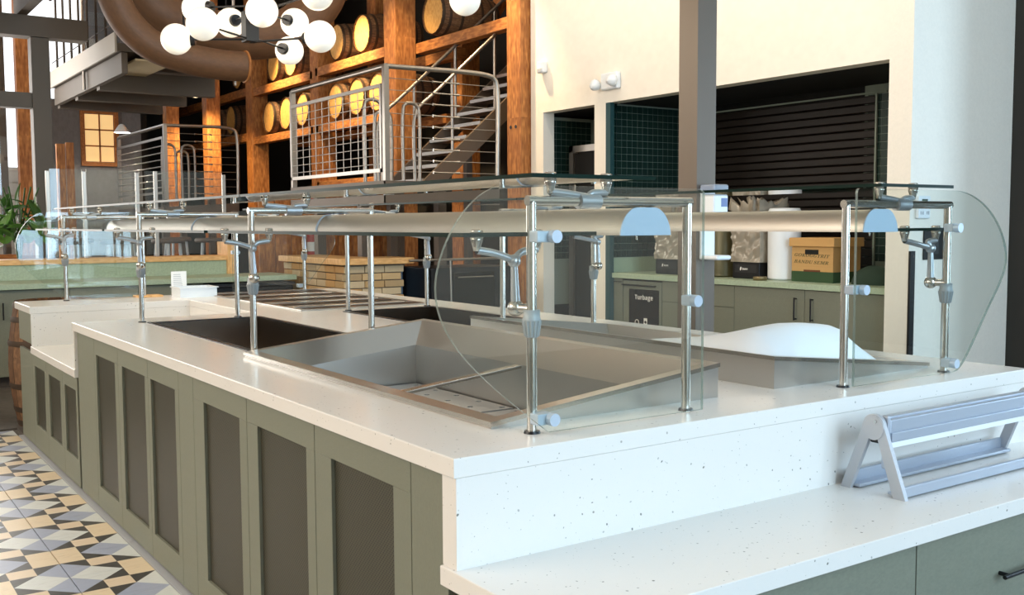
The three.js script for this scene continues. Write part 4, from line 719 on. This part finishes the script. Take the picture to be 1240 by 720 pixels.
// ---------------------------------------------------------------- far left: column, beams, mezzanine, glazing
{
  single('bar_column', 'grey square steel column behind the bar beside the glazing', 'column', [bx(0.91, 1.09, 0, 3.4, -10.18, -10.0)], M.greyBeam);
  single('tie_beam', 'grey steel beam running from the bar column across the glazing', 'beam', bx(-7.9, 0.905, 2.66, 2.82, -10.16, -10.02), M.greyBeam);
  single('head_beam', 'steel head beam carried by the bar column', 'beam', bx(-7.9, 1.48, 3.405, 3.62, -10.2, -9.98), M.greyBeam);
  for (const x of [-1.6, -0.6, 0.15, 0.84]) single('roof_joist', 'grey steel joist running over the bar towards the hall', 'joist', bx(x - 0.05, x + 0.05, 3.625, 3.80, -10.2, -5.6), M.greyBeam, 'steel joists over the bar');
  single('joist_deck', 'steel deck lying on the joists over the bar', 'deck', bx(-7.9, 1.0, 3.805, 3.95, -10.2, -5.4), M.greyBeam);
  const m = thing('walkway', 'raised steel walkway with pale edge and slim balusters beside the glazing', 'walkway', [1.53, 3.2, -9.05]);
  part('deck', bx(0.02, 1.4, -0.02, 0.06, -3.4, 0), M.greyBeam, m); part('fascia', bx(0, 0.02, -0.03, 0.17, -3.4, 0), std({ color: 0xc9c4bc, roughness: 0.6 }), m);
  part('lower_channel', bx(0.06, 0.12, -0.24, -0.03, -3.4, 0), M.greyBeam, m); part('soffit_panel', bx(0.2, 0.6, -0.1, -0.08, -3.2, 0), std({ color: 0xe0d2b0, roughness: 0.7 }), m);
  for (let k = 0; k < 8; k++) part('baluster', cyl([0.05, 0.05, -0.15 - k * 0.42], [0.05, 1.1, -0.15 - k * 0.42], 0.014, 0.014, 8), M.darkBeam, m);
  part('rail', [cyl([0.05, 1.1, 0], [0.05, 1.1, -3.4], 0.02), cyl([0.05, 0.3, 0], [0.05, 0.3, -3.4], 0.006)], M.darkBeam, m);
  for (const z of [-1.2, -2.3, -3.35]) part('cross_beam', bx(0.1, 1.4, -0.28, -0.06, z - 0.07, z + 0.07), M.greyBeam, m);
  for (const [x, z] of [[0.03, -1.55], [1.35, -3.3], [1.35, -0.3]]) part('hanger_rod', cyl([x, -0.24, z], [x, 3.39, z], 0.016, 0.016, 10), M.rail, m);
  // glazing mullions and panes
  const w = struct('window_1', null, null, 'tall bright glazing with timber mullions', 'window');
  for (const x of [-5, -3.8, -2.6, -1.4, -0.2, 1.3]) part('mullion', uvm(rb(x - 0.07, x + 0.09, 0.25, 5.2, -13.12, -12.95, 0.006, 1), 'y'), M.timber, w);
  for (const y of [1.0, 3.0]) part('transom', uvm(rb(-5, 1.3, y - 0.04, y + 0.04, -13.1, -12.98, 0.006, 1), 'x'), M.timber, w);
  for (let k = 0; k < 5; k++) part('pane', bx(-4.9 + k * 1.2, -3.9 + k * 1.2 + (k === 4 ? 0.25 : 0), 0.27, 5.18, -13.05, -13.04), M.windowGlass, w);
  for (const [n, z0, z1] of [['window_2', -11.5, -8.0], ['window_3', -7.7, -4.3], ['window_4', -4.0, -0.5]]) { const q = struct(n, null, null, 'tall side window', 'window'); part('pane', bx(-8.16, -8.15, 3.4, 6.4, z0, z1), M.windowGlass, q); part('frame', [bx(-8.2, -8.1, 3.4, 3.48, z0, z1), bx(-8.2, -8.1, 6.32, 6.4, z0, z1), bx(-8.2, -8.1, 3.48, 6.32, (z0 + z1) / 2 - 0.03, (z0 + z1) / 2 + 0.03)], M.greyBeam, q); }
  { const q = struct('window_5', null, null, 'tall front window', 'window'); part('pane', bx(-0.6, 3.9, 0.8, 6.0, 7.14, 7.15), M.windowGlass, q); part('frame', [bx(-0.6, 3.9, 0.8, 0.88, 7.1, 7.2), bx(0.87, 0.93, 0.88, 6.0, 7.1, 7.2), bx(2.37, 2.43, 0.88, 6.0, 7.1, 7.2)], M.greyBeam, q); }
  { const q = struct('window_7', null, null, 'glazing above and beside the grey wall', 'window'); part('pane', bx(1.45, 3.95, 3.62, 6.3, -17.4, -17.39), M.windowGlass, q); part('pane', bx(1.45, 1.98, 0.25, 3.6, -17.4, -17.39), M.windowGlass, q); part('mullion', [bx(1.33, 1.43, 0.25, 5.2, -15.3, -15.2), bx(1.33, 1.45, 0.25, 6.3, -17.45, -17.3)], M.greyBeam, q); }
  // outside ground and pale building seen through the glazing
  struct('ground_outside', bx(-30, 30, -0.35, -0.21, -60, 40), std({ color: 0xb9b2a6, roughness: 0.9 }), 'pale ground outside', 'ground');
  const b = thing('clad_building', 'pale clad building outside the glazing', 'building', [-2, 0, -24]);
  part('wall', bx(-6, 9, -0.21, 2.75, -4, 0), std({ color: 0xd9cdbd, roughness: 0.85 }), b);
  for (let k = 0; k < 9; k++) part('siding_board', bx(-6, 9, 0.02 + k * 0.3, 0.28 + k * 0.3, 0, 0.03), std({ color: 0xe3d9cb, roughness: 0.8 }), b);
  // grey wall with lit window, plank stack
  struct('wall_grey', bx(2.0, 3.95, 0, 3.6, -17.45, -17.3), M.greyWall, 'grey painted wall with a small lit window', 'wall');
  const lw = struct('window_6', null, null, 'small six-pane window glowing warm yellow in the grey wall', 'window');
  const X0 = 2.98, X1 = 3.48, Y0 = 2.53, Y1 = 3.4 - 0.02;
  part('frame', uvm(slab(rect(X0 - 0.06, X1 + 0.06, -0.0, 0.0001 + 0.05), [], 0, 0.01)), M.timber, lw).visible = true;
  lw.children[0].removeFromParent();
  part('frame', [bx(X0 - 0.07, X0, Y0 - 0.07, Y1 + 0.07, -17.3, -17.24), bx(X1, X1 + 0.07, Y0 - 0.07, Y1 + 0.07, -17.3, -17.24), bx(X0, X1, Y0 - 0.07, Y0, -17.3, -17.24), bx(X0, X1, Y1, Y1 + 0.07, -17.3, -17.24), bx((X0 + X1) / 2 - 0.012, (X0 + X1) / 2 + 0.012, Y0, Y1, -17.29, -17.26), bx(X0, X1, Y0 + (Y1 - Y0) / 3 - 0.012, Y0 + (Y1 - Y0) / 3 + 0.012, -17.29, -17.26), bx(X0, X1, Y0 + (Y1 - Y0) * 2 / 3 - 0.012, Y0 + (Y1 - Y0) * 2 / 3 + 0.012, -17.29, -17.26)], M.timber, lw);
  const litM = new THREE.MeshStandardMaterial({ color: 0xd8b070, emissive: new THREE.Color(1.0, 0.66, 0.28), emissiveIntensity: 0.6, roughness: 0.4 });
  for (let i = 0; i < 2; i++) for (let j = 0; j < 3; j++) part('lit_window_pane', bx(X0 + i * (X1 - X0) / 2 + 0.012, X0 + (i + 1) * (X1 - X0) / 2 - 0.012, Y0 + j * (Y1 - Y0) / 3 + 0.012, Y0 + (j + 1) * (Y1 - Y0) / 3 - 0.012, -17.295, -17.285), litM, lw);
  const k = thing('timber_boards', 'tall timber boards leaning upright beside the bar column', 'boards', [1.5, 0, -12.0]);
  for (const [x, w2, h] of [[0, 0.1, 2.44], [0.115, 0.09, 2.46]]) part('board', uvm(rb(x, x + w2, 0, h, -0.03, 0.03, 0.004), 'y'), M.timber, k);
}
// brown ducts under the ceiling
{
  const d1 = thing('curved_duct', 'small brown curved duct ending over the bar', 'duct', [0, 0, 0]);
  part('duct', tube([[1.288, 4.218, -8.30], [1.327, 3.654, -8.30], [1.444, 3.363, -8.30], [1.677, 3.149, -8.30], [2.007, 3.052, -8.30], [2.347, 3.013, -8.30], [2.610, 3.013, -8.30]], 0.15, 60, 22), M.duct, d1); part('end_rim', new THREE.TorusGeometry(0.15, 0.014, 10, 28).rotateY(Math.PI / 2).translate(2.610, 3.013, -8.3), M.timber, d1); part('end_disc', cyl([2.550, 3.013, -8.3], [2.590, 3.013, -8.3], 0.146, 0.146, 24), M.duct, d1);
  part('hanger', cyl([2.0, 3.16, -8.3], [2.0, 6.59, -8.3], 0.01, 0.01, 8), M.blackMetal, d1);
  const d2 = thing('large_duct', 'large brown duct curving across under the ceiling', 'duct', [0, 0, 0]);
  part('duct', tube([[1.525, 4.827, -8.76], [1.620, 4.066, -8.76], [1.848, 3.609, -8.76], [2.324, 3.428, -8.76], [2.800, 3.399, -8.76], [3.276, 3.514, -8.76], [3.657, 3.875, -8.76], [3.847, 4.446, -8.76]], 0.238, 70, 26), M.duct, d2); part('hanger', cyl([2.9, 3.5, -8.76], [2.9, 6.59, -8.76], 0.01, 0.01, 8), M.blackMetal, d2);
}
// ---------------------------------------------------------------- globe chandeliers
function chandelier(hub, globes, label) {
  const t = thing('globe_chandelier', label, 'chandelier', hub);
  part('hub', rb(-0.045, 0.045, -0.1, 0.1, -0.045, 0.045, 0.004), M.blackMetal, t);
  part('rod', cyl([0, 0.1, 0], [0, 6.59 - hub[1], 0], 0.01), M.blackMetal, t);
  for (const [x, y, z] of globes) {
    const g = V(x - hub[0], y - hub[1], z - hub[2]), d = V(g.x, 0, g.z).normalize(), e = g.clone().sub(d.clone().multiplyScalar(0.085));
    const a = part('arm', cyl([0, e.y * 0.9, 0], e.toArray(), 0.007, 0.007, 8), M.blackMetal, t);
    part('socket', cyl(g.clone().sub(d.clone().multiplyScalar(0.12)).toArray(), g.clone().sub(d.clone().multiplyScalar(0.075)).toArray(), 0.036, 0.044, 20), M.blackMetal, a);
    const b = part('globe', ball(g.x, g.y, g.z, 0.1, 32, 20), M.globe, a);
    const l = new THREE.PointLight(new THREE.Color(1, 0.86, 0.64), 0.55, 0, 2); l.position.set(x, y, z); l.castShadow = true; l.shadow.radius = 4; scene.add(l);
  }
}
chandelier([1.343, 2.72, -4.75], [[0.92, 2.63, -4.96], [1.1, 2.87, -5.08], [0.9, 2.63, -4.36], [1.35, 2.81, -5.14], [1.26, 2.74, -4.32], [1.8, 2.85, -5.09], [1.76, 2.65, -5.1], [1.62, 2.61, -4.26], [1.48, 2.81, -3.98]], 'black chandelier with nine white globes over the island');
chandelier([2.75, 3.3, -4.2], [[2.39, 2.84, -3.75], [3.2, 3.3, -3.95], [2.5, 3.45, -4.65], [3.1, 3.45, -4.6]], 'second white globe chandelier partly above the view');

// ---------------------------------------------------------------- plants by the glazing
{
  const t = thing('potted_plant', 'leafy green plant in a tall pot behind the bar by the glazing', 'plant', [0.62, 0, -9.35]);
  part('pot', lathe([[0, 0], [0.16, 0], [0.2, 0.9], [0.21, 1.0], [0.19, 1.0], [0, 0.97]], 0, 0, 0, 20), M.stave, t);
  const leafG = (() => { const s = new THREE.Shape(); s.moveTo(0, 0); s.bezierCurveTo(0.05, 0.03, 0.06, 0.12, 0, 0.2); s.bezierCurveTo(-0.06, 0.12, -0.05, 0.03, 0, 0); const g = new THREE.ExtrudeGeometry(s, { depth: 0.003, bevelEnabled: false, curveSegments: 6 }); const p = g.attributes.position; for (let i = 0; i < p.count; i++) p.setZ(i, p.getZ(i) - 2.2 * p.getY(i) ** 2); g.computeVertexNormals(); return g; })();
  const cols = [0x3f6b22, 0x2f5518, 0x5b8a32].map((c) => std({ color: c, roughness: 0.5 }));
  for (let k = 0; k < 70; k++) { const a = rr(0, 6.28), r = rr(0.04, 0.28), o = part('leaf', leafG, cols[k % 3], t); o.position.set(r * Math.cos(a), rr(1.2, 1.66), r * Math.sin(a)); o.rotation.set(rr(-1.3, 0.6), a, rr(-0.9, 0.9), 'YXZ'); o.scale.setScalar(rr(0.7, 1.2)); }
  for (let k = 0; k < 6; k++) { const a = k * 1.05; part('stem', tube([[0, 0.97, 0], [0.06 * Math.cos(a), 1.4, 0.06 * Math.sin(a)], [0.2 * Math.cos(a), 1.8, 0.2 * Math.sin(a)]], 0.008, 10, 6), cols[1], t); }
}
renderer.render(scene, camera);
